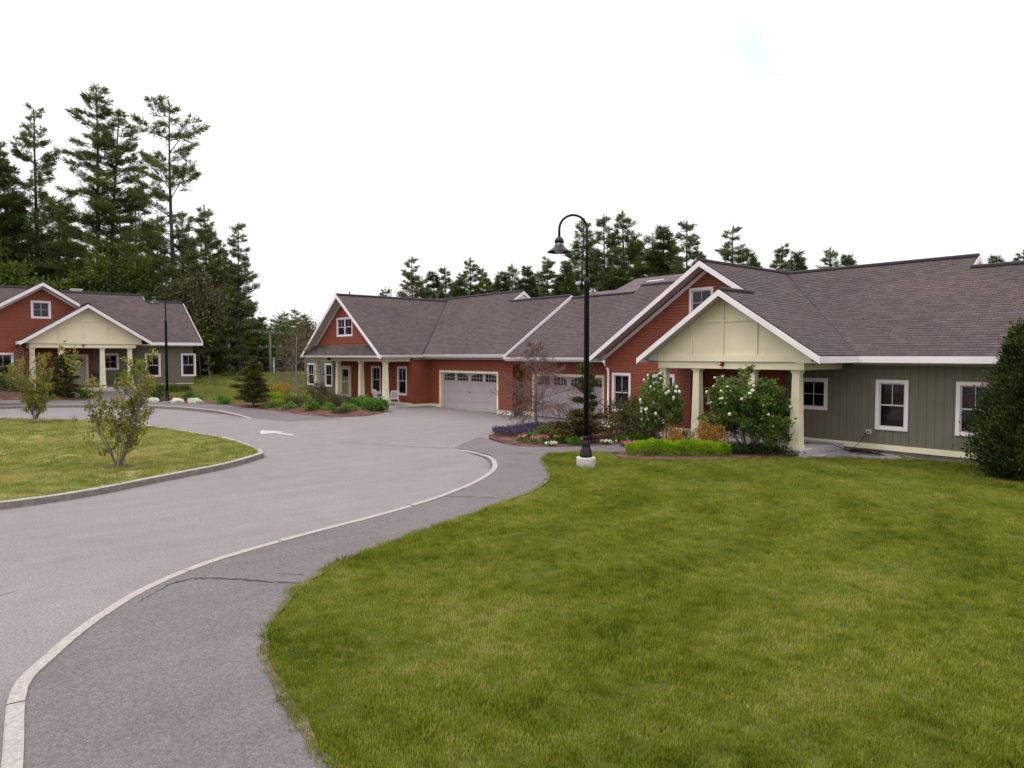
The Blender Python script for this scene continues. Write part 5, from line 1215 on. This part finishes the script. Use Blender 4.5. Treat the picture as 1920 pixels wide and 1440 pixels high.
F_ = [('flower_clump', 'pink flowers nearest the tip of the mulch bed', -17.85, 15.55, .2, .22, 'green1', 'pink', 9), ('flower_clump', 'second pink flower clump from the bed tip, beside leaves', -17.35, 15.65, .15, .20, 'green1', 'pink', 7),
      ('leafy_clump', 'bright green leafy clump in front of the purple flowers', -18.0, 16.05, .32, .30, 'green1', None, 0), ('flower_clump', 'pale yellow-flowered clump between pink flowers in the mulch', -16.95, 16.55, .28, .26, 'green1', 'yellowfl', 16),
      ('flower_clump', 'pink flowers left of the yellow clump', -17.15, 16.0, .16, .24, 'green1', 'pink', 9), ('flower_clump', 'pink flowers right of the yellow clump, further back', -17.0, 17.15, .22, .26, 'green1', 'pink', 12),
      ('flower_clump', 'tiny white and blue flowers at the bed edge left of the lamp', -16.62, 15.75, .2, .10, 'green1', 'whitefl', 8), ('leafy_clump', 'green strappy clump just left of the lamp post', -16.25, 16.5, .34, .26, 'green1', None, 0),
      ('flower_clump', 'pink flowers beside the lamp post in the mulch', -16.05, 16.75, .16, .2, 'green1', 'pink', 8), ('flower_clump', 'small white flowers right of the lamp post', -15.7, 17.45, .22, .12, 'green1', 'whitefl', 9),
      ('leafy_clump', 'green clump at the back of the bed right of the lamp', -15.75, 18.25, .3, .24, 'green1', None, 0), ('flower_clump', 'pink flowers behind the green clump right of the lamp', -16.2, 18.6, .18, .3, 'green1', 'pink', 9),
      ('leafy_clump', 'fresh green mound in front of the dark rhododendron', -15.55, 18.9, .42, .36, 'green1', None, 0), ('flower_clump', 'low pink flowers in front of the tall white-flowering shrub', -14.9, 17.55, .28, .14, 'green2', 'pink', 12),
      ('leafy_clump', 'dark upright iris leaves beside the left orange spirea', -13.35, 18.55, .2, .6, 'green2', None, 0)]
for i, f in enumerate(F_):
    x, y = f[2], f[3]
    clump(*f[:9][:2], x, y, f[4], f[5], f[6], 80+i, f[7], f[8], 'small plants in the right flower bed', 260 if f[4] > .25 else 120, max(.10, f[5]*.9), .022, cat='flowers' if f[7] else 'plant')
t = thing('tulip', 'single orange tulip right of the lamp post', 'flower', (-16.45, 18.4, .15)); mb = MB(); mb.tube([(0, 0, 0), (.01, 0, .42)], .006, 5); mb.build('stem', M['green1'], t)
mb = MB(); mb.lathe([(.01, .40), (.045, .43), (.05, .47), (.035, .51), (.01, .50)], 10); mb.build('flower', M['tulip'], t)

# bed left of the middle house
for i, (nm, lab, x, y, rx, ry, h, n, L, W, mat, rz) in enumerate([
    ('leafy_shrub', 'bright green mound at the foot of the right-hand porch column', -33.7, 18.7, .95, .85, .62, 3200, .12, .07, 'green1', 0),
    ('leafy_shrub', 'green mound behind the brightest one, before the second column', -35.6, 18.9, 1.0, .8, .62, 2400, .12, .07, 'green1', 1),
    ('leafy_shrub', 'small green clump at the bed front below the bright mounds', -33.5, 17.0, .5, .5, .45, 1100, .12, .06, 'green1', 2),
    ('low_shrub', 'rounded brown-green shrub in the middle of the bed', -36.1, 17.6, 1.05, .9, .75, 2600, .09, .04, 'olive', 3),
    ('low_shrub', 'brown-green shrub right of the twiggy tree trunk', -37.3, 15.9, 1.0, .8, .6, 2200, .09, .04, 'olive', 4),
    ('leafy_shrub', 'light green clump in front of the brown shrubs', -35.0, 15.6, .6, .5, .42, 1300, .11, .06, 'green1', 5),
    ('low_shrub', 'dark red-leaved shrub under the left columns', -42.0, 19.3, 1.15, .8, .95, 2200, .10, .05, 'darkred', 6),
    ('low_shrub', 'wide orange and gold spirea at the left end of the bed', -44.3, 17.3, 2.0, 1.5, 1.0, 5200, .12, .06, 'yellowor', 7),
    ('leafy_shrub', 'small green plant right of the dark cone-shaped conifer', -37.2, 14.2, .5, .4, .32, 800, .11, .05, 'green1', 8),
    ('leafy_shrub', 'green plant left of the dark cone-shaped conifer', -40.6, 12.95, .45, .4, .35, 800, .11, .05, 'green1', 9),
    ('leafy_shrub', 'yellow-green clump between the conifer and the twiggy tree', -38.2, 15.1, .6, .5, .35, 900, .10, .05, 'lime', 10),
    ('leafy_shrub', 'green clump along the bed edge in front of the twiggy tree', -36.4, 14.9, .5, .4, .33, 900, .11, .05, 'green1', 11),
    ('low_shrub', 'dusty brown shrub behind the red-leaved one', -39.6, 18.6, 1.1, .8, .7, 1800, .09, .04, 'olive', 12),
    ('leafy_shrub', 'low green clump at the bed front between the bright clumps', -34.4, 16.3, .55, .45, .36, 1000, .11, .05, 'green1', 25),
    ('low_shrub', 'low olive cushion at the very tip of the bed by the road', -32.9, 16.3, .5, .45, .28, 900, .09, .04, 'olive', 26),
    ('leafy_shrub', 'green clump close behind the bed front, left of the brown shrub', -36.9, 17.0, .7, .6, .42, 1200, .11, .05, 'green2', 27),
    ('low_shrub', 'purple-brown low shrub between the second and third columns', -38.0, 18.4, .9, .7, .6, 1500, .09, .04, 'darkred', 28),
    # near the leftmost house
    ('leafy_shrub', 'dark green bush just left of the far lamp post', -45.3, 10.2, .95, .6, .60, 2200, .12, .06, 'green2', 13),
    ('leafy_shrub', 'dark green bush under the porch of the leftmost house', -46.6, 9.6+.9, .8, .6, .55, 1500, .12, .06, 'green2', 14),
    ('leafy_shrub', 'small dark bush in the lawn right of the far lamp post', -44.5, 12.1, .40, .4, .55, 900, .11, .05, 'green2', 15),
    ('leafy_shrub', 'low bright green plant right of the small dark bush', -43.4, 12.25, .38, .35, .35, 700, .11, .05, 'green1', 16),
    ('leafy_shrub', 'low green plant nearest the bend of the far walk', -42.2, 13.3, .5, .45, .4, 900, .11, .05, 'green1', 17),
    ('leafy_shrub', 'last small green plant on the lawn edge before the conifer', -40.9, 14.5, .35, .35, .25, 500, .11, .05, 'green2', 18),
    ('leafy_shrub', 'fresh green mound right of the dark conifer by the left door', -46.5, 7.0, .7, .5, .45, 1500, .12, .06, 'green1', 19),
    ('leafy_shrub', 'green mound left of the dark conifer by the left door', -47.6, 5.3, .6, .5, .4, 1300, .12, .06, 'green1', 20),
    ('leafy_shrub', 'dark green mass at the left bed edge', -48.9, 3.9, 1.2, .8, .8, 2600, .13, .06, 'green2', 21),
    ('leafy_shrub', 'bright green hostas at the left edge of the photo', -49.7, 2.2, 1.2, .8, .6, 2200, .14, .07, 'green1', 22),
    ('low_shrub', 'olive shrub in front of the left red wall', -49.0, 5.0, 1.1, .8, 1.1, 2400, .10, .05, 'olive', 23),
    ('low_shrub', 'tall olive bush in front of the left red window', -49.6, 3.4, 1.0, .9, 1.5, 2600, .10, .05, 'olive', 24)]):
    bush(nm, lab, 'shrub', (x, y, zl(x, y)), rx, ry, h, n, L, W, mat, 100+i, 'bed shrubs at the middle house' if i < 17 else 'bed shrubs at the leftmost house', rz)
hedge('lime_hedge', 'long low yellow-green hedge below the gold spirea', (-43.3, 16.0), (-39.3, 17.3), .5, .42, 5000, 'lime', 130, .10, .04, z=.36)
hedge('low_hedge', 'low olive-green hedge in front of the left porch', (-47.5, 10.2), (-47.5, 13.0), .45, .5, 4000, 'junip', 131, .10, .04, z=.72)
for i, (x, y, rx, ry, lab) in enumerate([(-45.0, 9.35, .5, .28, 'small mound of white flowers left of the far lamp, higher up'), (-44.5, 10.05, .85, .3, 'long mound of white flowers just left of the far lamp foot'), (-42.95, 11.05, .42, .24, 'round white flower mound first right of the far lamp'), (-42.25, 11.75, .5, .26, 'round white flower mound second right of the far lamp'), (-46.6, 6.45, .35, .25, 'white-green flower mound near the dark conifer by the left door')]):
    bush('flower_mound', lab, 'flowers', (x, y, zl(x, y)+.02), rx, ry, .24, 3600, .05, .038, 'whitefl', 140+i, 'white flower mounds by the far walk', .6, 10, 0, .7, .5, stems=0)

# broadleaf trees in the woods
def leafy_tree(label, px, top, d, Rw, mat, seed, group, base=.5, n=9000, L=.30, bare=False, name='leafy_tree'):
    x, y = cw(px, d); H = 3.15+(666-top)/1300*d-base; rng = np.random.default_rng(seed); t = thing(name, label, 'tree', (x, y, base), rng.uniform(0, 6.28), group)
    out = {'tubes': [], 'tips': []}; o = dict(levels=2, n=[7, 6], spread=[.6, .65], up=[.25, .2, .1], ratio=[.5, .5], wig=.12, start=.25)
    tp = [Vector((.1*math.sin(k), .1*math.cos(k), H*.8*k/6)) for k in range(7)]; mb = MB(); mb.tube(tp, [.012*H*(1-.8*k/6)+.02 for k in range(7)], 6)
    for k in range(11):
        z = H*rng.uniform(.12, .75); a_ = k*2.4; grow(rng, Vector((0, 0, z)), Vector((math.cos(a_), math.sin(a_), .9)), Rw*rng.uniform(.8, 1.2), .05, 0, out, o)
    for pts, rad, lvl in out['tubes']: mb.tube(pts, [max(v_, .02 if not bare else .016) for v_ in rad], 3, False)
    mb.build('trunk', M['barkd' if not bare else 'twig'], t)
    tips = np.array([tuple(p) for p, _ in out['tips']]); P = tips[rng.integers(0, len(tips), n)]+rng.normal(size=(n, 3))*Rw*.13
    keep = P[:, 2] > .1; P = P[keep]; n = len(P)
    leaves_obj('crown', P, rng.normal(size=(n, 3))+np.array([0, 0, .3]), rng.uniform(.6, 1.2, n)*L, L*.55, mat, rng, t); return t
for i, (px, top, d, Rw, mat, n, lab) in enumerate([
    (-5, 470, 55, 3.2, 'spring', 9000, 'fresh green leafy tree at the left edge below the pines'), (110, 505, 58, 2.6, 'spring', 5000, 'green undergrowth tree left of the first roof peak'),
    (232, 505, 59, 3.0, 'spring', 8000, 'yellow-green leafy tree above the ridge of the leftmost house'), (285, 545, 58, 2.4, 'spring', 5000, 'low green tree above the lower roof end of the leftmost house'),
    (372, 530, 57, 2.8, 'brownish', 5000, 'brown budding tree right of the leftmost house'), (410, 600, 81, 3.2, 'spring', 5000, 'green undergrowth tree behind the left lawn'),
    (485, 635, 80, 3.2, 'spring', 4500, 'low green tree at the right end of the wood'), (345, 640, 56, 2.4, 'spring', 4000, 'green bush between the leftmost house corner and the wood')]):
    leafy_tree(lab, px, top, d, Rw, mat, 160+i, 'leafy trees under the pines', .8, n)
for i, (px, top, d, Rw, mat, n, lab) in enumerate([(560, 632, 100, 4.4, 'brownish', 5000, 'leafless brown tree in the gap beside the middle house'), (535, 660, 84, 3.6, 'brownish', 1200, 'leafless brown tree right behind the second utility pole'), (590, 620, 104, 4.4, 'brownish', 5000, 'leafless tree directly behind the left eave of the middle house'),
    (745, 525, 88, 3.6, 'brownish', 700, 'pale leafless tree above the left part of the middle roof'), (800, 560, 86, 3.0, 'brownish', 2500, 'reddish-brown tree above the middle roof, right of the lone pine'), (552, 665, 88, 3.6, 'brownish', 5000, 'low grey thicket tree left of the middle house wall'), (535, 625, 98, 3.2, 'spring', 4500, 'small fresh green tree right of the second utility pole')]):
    leafy_tree(lab, px, top, d, Rw, mat, 180+i, 'trees beyond the middle house', -1.0, n, .28, True)

# ================================================================== street furniture and small things
def lamp(label, x, y, z, az, H=6.9, group='black gooseneck street lamps'):
    t = thing('street_lamp', label, 'street lamp', (x, y, z), az, group)
    mb = MB(); mb.lathe([(.255, -.25), (.26, .20), (.25, .225), (0, .226)], 32); mb.build('concrete_base', M['concrete'], t)
    mb = MB(); mb.lathe([(.165, .225), (.17, .30), (.15, .33), (.155, .40), (.125, .44), (.10, .56), (.115, .60), (.085, .64), (.075, .74), (.095, .77), (.075, .80)], 28); mb.build('cast_base', M['black'], t)
    mb = MB(); mb.lathe([(.075, .79), (.068, 4.9), (.078, 4.92), (.078, 5.0), (.045, 5.03), (.045, 5.06)], 20); mb.build('pole', M['black'], t)
    pts = [(0, 0, 5.05), (0, 0, 6.1)]; r = .37
    for k in range(0, 13): a_ = math.pi*k/12; pts.append((r-r*math.cos(a_), 0, H-.39+r*math.sin(a_)))
    pts.append((2*r, 0, H-.58)); mb = MB(); mb.tube(pts, .034, 12); mb.build('gooseneck', M['black'], t)
    hz = H-.58; hd = MB(); hd.lathe([(.035, hz), (.055, hz-.02), (.115, hz-.08), (.128, hz-.13), (.128, hz-.17), (.0, hz-.171)], 24, (2*r, 0, 0)); head = hd.build('lamp_head', M['black'], t)
    for k in range(4):
        a_ = k*math.pi/2+.4; b_ = MB(); b_.box(2*r+.12*math.cos(a_)-.012, .12*math.sin(a_)-.012, hz-.24, 2*r+.12*math.cos(a_)+.012, .12*math.sin(a_)+.012, hz-.17); b_.build('bracket', M['black'], head)
    b_ = MB(); b_.lathe([(.08, hz-.30), (.09, hz-.24), (.09, hz-.172)], 20, (2*r, 0, 0)); b_.build('glass_ring', M['pvc'], head)
    sh = MB(); sh.lathe([(.125, hz-.24), (.13, hz-.26), (.20, hz-.33), (.315, hz-.41), (.325, hz-.43), (.30, hz-.425), (.19, hz-.35), (.11, hz-.28)], 32, (2*r, 0, 0)); sh.build('shade', M['black'], t)
    bl = MB(); bl.lathe([(.0, hz-.46), (.09, hz-.44), (.13, hz-.39), (.12, hz-.33)], 20, (2*r, 0, 0)); bl.build('lens', M['pvc'], t)
    dr = MB(); dr.box(-.03, -.1725, .245, .03, -.1655, .315); dr.build('access_plate', M['pvc'], t)
lamp('near tall black gooseneck lamp on a round concrete base in the right lawn', -12.97, 13.6, .17, math.atan2(-.76, -.65), 6.74)
lamp('far black gooseneck lamp in front of the leftmost house', -44.3, 10.85, .22, math.atan2(-.9, .44))

def chair(label, x, y, z, rz):
    t = thing('plastic_chair', label, 'chair', (x, y, z), rz, 'white plastic armchairs on the porch')
    s = MB(); s.prism([(-.24, -.23, .42), (.24, -.23, .42), (.20, .22, .39), (-.20, .22, .39)], (0, 0, .022)); s.build('seat', M['plastic'], t)
    b = MB()
    for k in range(5):
        u = -.17+k*.085; b.prism([(u-.028, .21, .46), (u+.028, .21, .46), (u*1.12+.028, .33, .84), (u*1.12-.028, .33, .84)], (0, .014, 0))
    b.prism([(-.24, .32, .83), (.24, .32, .83), (.20, .345, .91), (-.20, .345, .91)], (0, .018, 0)); b.prism([(-.22, .20, .40), (.22, .20, .40), (.23, .222, .47), (-.23, .222, .47)], (0, .016, 0)); 
    for sx in (-1, 1): b.tube([(sx*.225, .21, .43), (sx*.235, .33, .86)], .018, 6)
    b.build('backrest', M['plastic'], t)
    for sx in (-1, 1):
        l = MB(); l.tube([(sx*.27, -.25, 0), (sx*.25, -.22, .63)], [.02, .024], 6); l.build('leg', M['plastic'], t)
        l = MB(); l.tube([(sx*.26, .30, 0), (sx*.22, .20, .42)], [.02, .022], 6); l.build('leg', M['plastic'], t)
        l = MB(); l.tube([(sx*.255, -.24, .63), (sx*.27, -.05, .645), (sx*.235, .27, .66)], .026, 6); l.build('armrest', M['plastic'], t)
chair('left white plastic armchair on the middle porch, behind the third column', -37.85, 21.25, .155, R(95+90))
chair('right white plastic armchair on the middle porch, beside the corner column', -35.95, 21.25, .155, R(-95-20))
t = thing('side_table', 'low white side table between the two plastic armchairs', 'table', (-36.9, 21.15, .155))
mb = MB(); mb.lathe([(.0, .40), (.25, .40), (.26, .415), (.25, .43), (0, .431)], 18); mb.build('table_top', M['plastic'], t)
for k in range(3): a_ = k*2.09; mb = MB(); mb.tube([(.2*math.cos(a_), .2*math.sin(a_), 0), (.15*math.cos(a_), .15*math.sin(a_), .40)], .016, 6); mb.build('leg', M['plastic'], t)

# utility poles far behind, with guards and wires
PB = []
for i, (px, gx, top, lab) in enumerate([(430, 428.6, 614, 'left grey wooden utility pole beyond the lawn'), (507, 511.6, 624, 'right grey wooden utility pole with two crossarms beyond the lawn')]):
    d = 76; x, y = cw(px, d); zt = 3.15+(666-top)/1300*d; zb = -1.6; t = thing('utility_pole', lab, 'utility pole', (x, y, zb), math.atan2(math.cos(TH), math.sin(TH)), 'utility poles')
    mb = MB(); mb.tube([(0, 0, 0), (0, 0, zt-zb)], [.17, .12], 8); mb.build('pole', M['woodpole'], t)
    for k in range(i+1):
        mb = MB(); h = zt-zb-.15-k*1.5; mb.box(-1.25, -.06, h, 1.25, .06, h+.13); ca = mb.build('crossarm', M['woodpole'], t)
        for u in (-1.1, -.4, .4, 1.1): mb = MB(); mb.lathe([(.03, h+.13), (.05, h+.16), (.05, h+.24), (0, h+.26)], 8, (u, 0, 0)); mb.build('insulator', M['pvc'], ca)
    if i == 0: mb = MB(); mb.lathe([(.16, 0), (.2, .05), (.2, .75), (0, .8)], 12, (-.55, 0, zt-zb-2.6)); mb.build('transformer', M['pvc'], t)
    gxw = (gx-px)/1300*d; mb = MB(); mb.tube([(gxw, .3, 0), (gxw, .3, zt-zb-2.7)], .07, 8); mb.build('guard_pipe', M['pvc'], t)
    PB.append((x, y, zt))
dv = Vector((math.sin(TH), math.cos(TH), 0))
for j, (off, dz_, lab) in enumerate([(-1.1, .1, 'topmost utility wire, front side'), (1.1, .1, 'topmost utility wire, back side'), (-.1, -2.8, 'lower utility cable strung halfway up the poles')]):
    P0 = [Vector((PB[0][0], PB[0][1], PB[0][2]))-dv*40+Vector((0, 0, .5)), Vector(PB[0]), Vector(PB[1]), Vector(PB[1])+dv*34+Vector((0, 0, -1.2))]; pts = []
    for a_, b_ in zip(P0, P0[1:]):
        for k in range(10): s_ = k/10; p = a_.lerp(b_, s_); pts.append(p+Vector((0, 0, dz_-.9*4*s_*(1-s_)*(a_-b_).length/40))+Vector((-.646*.0+off*.3, off*.3, 0)))
    mb = MB(); mb.tube(pts, .022, 4, False); o_ = mb.build('utility_wire', M['woodpole']); tag(o_, lab, 'wire', 'utility wires')

# extension cord, outlet
rngc = np.random.default_rng(9); ck = [(-9.40, 22.70, .76), (-9.42, 22.62, .70), (-9.55, 22.45, .40), (-9.75, 22.25, .14)]
for k in range(30): a_ = k*.62; f_ = rngc.uniform(.6, 1.25); ck.append((-9.30+.50*f_*math.cos(a_)+.1*math.sin(k*.3), 22.25+.26*f_*math.sin(a_), .10+.003*k))
ck += [(-9.9, 22.15, .18), (-10.15, 21.9, .33), (-10.45, 21.95, .315), (-10.75, 21.85, .315), (-10.85, 21.7, .315)]
mb = MB(); mb.tube(ck, .011, 6); o_ = mb.build('extension_cord', M['wire']); tag(o_, 'dark extension cord hanging from the wall outlet and coiled on the gravel', 'cord')
t = thing('cord_reel_plug', 'black plug end of the cord lying on the porch slab corner', 'plug', (-10.85, 21.65, .30)); mb = MB(); mb.tube([(0, .05, .03), (0, -.06, .03)], [.022, .03], 8); mb.build('plug_body', M['wire'], t)
mb = MB(); mb.box(-9.47, 22.69, .67, -9.31, 22.725, .80); bo = mb.build('wall_outlet', M['pvc']); tag(bo, 'grey double outlet box low on the grey-green wall', 'outlet')
for u in (-9.43, -9.37): mb = MB(); mb.box(u, 22.675, .70, u+.03, 22.689, .77); mb.build('socket', M['wire'], bo)
# red flower pot stand on the porch
t = thing('plant_stand', 'red planter with pink flowers on a black wire stand on the right porch', 'planter', (-13.95, 20.95, .30))
mb = MB()
for k in range(4): a_ = k*1.571+.4; mb.tube([(.2*math.cos(a_), .2*math.sin(a_), 0), (.17*math.cos(a_), .17*math.sin(a_), .52)], .010, 5)
mb.tube([(.17*math.cos(k*.5236), .17*math.sin(k*.5236), .52) for k in range(13)], .010, 5, False); mb.build('stand', M['black'], t)
mb = MB(); mb.lathe([(0, .50), (.16, .51), (.24, .66), (.25, .68), (.22, .67), (0, .64)], 20); mb.build('pot', M['redpaint'], t)
r_ = np.random.default_rng(4); P = np.stack([r_.normal(size=120)*.10, r_.normal(size=120)*.10, r_.uniform(.64, .86, 120)], 1); leaves_obj('flowers', P, unit(r_, 120)+[0, 0, .6], .07, .05, 'pink', r_, t)
# roof vent and small things on the left house
x, y = -54.5, 7.87
t = thing('roof_vent', 'small white square vent on the ridge of the leftmost house', 'vent', (-55.4, 8.0, 7.15)); mb = MB(); mb.box(-.28, -.28, -.3, .28, .28, .42); mb.build('vent_box', M['pvc'], t); mb = MB(); mb.box(-.34, -.34, .421, .34, .34, .50); mb.build('vent_cap', M['pvc'], t)
# folded black pushchair by the left door
t = thing('pushchair', 'folded black pushchair parked beside the left front door', 'pushchair', (-49.75, 8.15, 1.18), R(20))
for sy in (-.25, .25):
    mb = MB(); mb.tube([(.32*0+.16*math.cos(k*.3927), sy, .16+.16*math.sin(k*.3927)) for k in range(17)], .022, 6, False); wh = mb.build('wheel', M['black'], t)
    mb = MB(); mb.lathe([(0, -.02), (.05, -.02), (.05, .02), (0, .021)], 10); hb = mb.build('hub', M['pvc'], wh); hb.location = (0, sy, .16); hb.rotation_euler = (R(90), 0, 0)
mb = MB(); mb.tube([(0, -.25, .16), (-.1, -.22, .55), (-.28, -.2, 1.0), (-.28, .2, 1.0), (-.1, .22, .55), (0, .25, .16)], .016, 6); mb.build('frame', M['black'], t)
mb = MB(); mb.prism([(.1, -.2, .35), (-.12, -.2, .3), (-.22, -.2, .82), (-.02, -.2, .85)], (0, .4, 0)); mb.build('seat', M['black'], t)
t = thing('porch_chair', 'dark chair with curved back on the left porch near the right column', 'chair', (-49.4, 9.55, 1.18), R(90))
mb = MB(); mb.box(-.24, -.24, .40, .24, .24, .45); mb.build('seat', M['black'], t)
mb = MB(); mb.prism([(-.22, .22, .50), (.22, .22, .50), (.20, .34, .95), (-.20, .34, .95)], (0, .03, 0)); mb.build('backrest', M['black'], t)
for sx in (-.21, .21):
    for sy in (-.21, .21): mb = MB(); mb.tube([(sx, sy, 0), (sx, sy, .42)], .016, 6); mb.build('leg', M['pvc'], t)
# bird on the middle roof
t = thing('bird', 'small dark bird perched on the ridge of the middle house', 'bird', (-40.25, 20.6, 7.0), R(40))
mb = MB(); mb.lathe([(0, 0), (.035, .03), (.055, .08), (.05, .13), (.03, .165), (.035, .19), (.03, .215), (0, .23)], 10); mb.tube([(0, .02, .03), (0, .12, -.02)], [.03, .012], 5); mb.tube([(0, -.02, .2), (0, -.075, .195)], [.012, .002], 5); mb.build('body', M['woodpole'], t)

# ================================================================== grass blades (instanced tufts)
def grass(name, label, lawn, mat, dens, near, far, dn, df, seed, tuft_r, hh, nbl, cen=(0, 0, 0)):
    rng = np.random.default_rng(seed); a_ = rng.uniform(0, 6.28, nbl); rr = tuft_r*np.sqrt(rng.random(nbl)); P = np.stack([np.cos(a_)*rr, np.sin(a_)*rr, np.zeros(nbl)-.005], 1)
    D = np.stack([rng.normal(size=nbl)*.45, rng.normal(size=nbl)*.45, np.ones(nbl)], 1)
    L = rng.uniform(.5, 1.1, nbl)*hh; Wd = rng.uniform(.5, 1, nbl)*hh*.13
    v = leaf_verts(P, D, L, Wd, rng); o = link(name, np_mesh(name, v, nbl, M[mat])); tag(o, label, 'grass', kind='stuff')
    ng = bpy.data.node_groups.new(name+'_nodes', 'GeometryNodeTree'); ng.interface.new_socket('Geometry', in_out='INPUT', socket_type='NodeSocketGeometry'); ng.interface.new_socket('Geometry', in_out='OUTPUT', socket_type='NodeSocketGeometry')
    N = ng.nodes.new; lk = ng.links.new; gi = N('NodeGroupInput'); go = N('NodeGroupOutput'); oi = N('GeometryNodeObjectInfo'); oi.inputs[0].default_value = lawn; oi.transform_space = 'RELATIVE'
    ds = N('GeometryNodeDistributePointsOnFaces'); ps = N('GeometryNodeInputPosition'); vm = N('ShaderNodeVectorMath'); vm.operation = 'DISTANCE'; vm.inputs[1].default_value = cen
    mr = N('ShaderNodeMapRange'); mr.inputs['From Min'].default_value = near; mr.inputs['From Max'].default_value = far; mr.inputs['To Min'].default_value = dn; mr.inputs['To Max'].default_value = df
    mr.interpolation_type = 'LINEAR'
    ns = N('ShaderNodeTexNoise'); ns.inputs['Scale'].default_value = 1.3; ns.inputs['Detail'].default_value = 3
    m2 = N('ShaderNodeMapRange'); m2.inputs['From Min'].default_value = .3; m2.inputs['From Max'].default_value = .55; m2.inputs['To Min'].default_value = .65; m2.inputs['To Max'].default_value = 1.05
    mu = N('ShaderNodeMath'); mu.operation = 'MULTIPLY'
    lk(ps.outputs[0], vm.inputs[0]); lk(vm.outputs['Value'], mr.inputs['Value']); lk(ns.outputs[0], m2.inputs['Value']); lk(mr.outputs[0], mu.inputs[0]); lk(m2.outputs[0], mu.inputs[1]); lk(mu.outputs[0], ds.inputs['Density'])
    lk(oi.outputs['Geometry'], ds.inputs['Mesh']); ip = N('GeometryNodeInstanceOnPoints'); lk(ds.outputs['Points'], ip.inputs['Points']); lk(gi.outputs[0], ip.inputs['Instance'])
    rv = N('FunctionNodeRandomValue'); rv.data_type = 'FLOAT_VECTOR'; rv.inputs[0].default_value = (-.15, -.15, 0); rv.inputs[1].default_value = (.15, .15, 6.28); lk(rv.outputs[0], ip.inputs['Rotation'])
    rs = N('FunctionNodeRandomValue'); rs.data_type = 'FLOAT'; rs.inputs[2].default_value = .65; rs.inputs[3].default_value = 1.35
    n3 = N('ShaderNodeTexNoise'); n3.inputs['Scale'].default_value = .9; n3.inputs['Detail'].default_value = 4; m3 = N('ShaderNodeMath'); m3.operation = 'MULTIPLY_ADD'; m3.inputs[1].default_value = 1.6; m3.inputs[2].default_value = .2
    lk(n3.outputs[0], m3.inputs[0]); m4 = N('ShaderNodeMath'); m4.operation = 'MULTIPLY'; lk(m3.outputs[0], m4.inputs[0]); lk(rs.outputs[1], m4.inputs[1]); lk(m4.outputs[0], ip.inputs['Scale'])
    lk(ip.outputs[0], go.inputs[0]); md = o.modifiers.new('scatter', 'NODES'); md.node_group = ng; return o
grass('grass', 'mown green grass of the large right-hand lawn', lawn_r, 'grass', 1, 5, 24, 190, 60, 1, .10, .068, 50)
grass('grass', 'patchy yellowing grass on the traffic island', lawn_i, 'grass_dry', 1, 15, 40, 30, 12, 2, .18, .075, 50)
grass('grass', 'green grass of the lawn between the leftmost and middle houses', lawn_f, 'grass', 1, 40, 70, 7, 1.5, 3, .28, .09, 60)
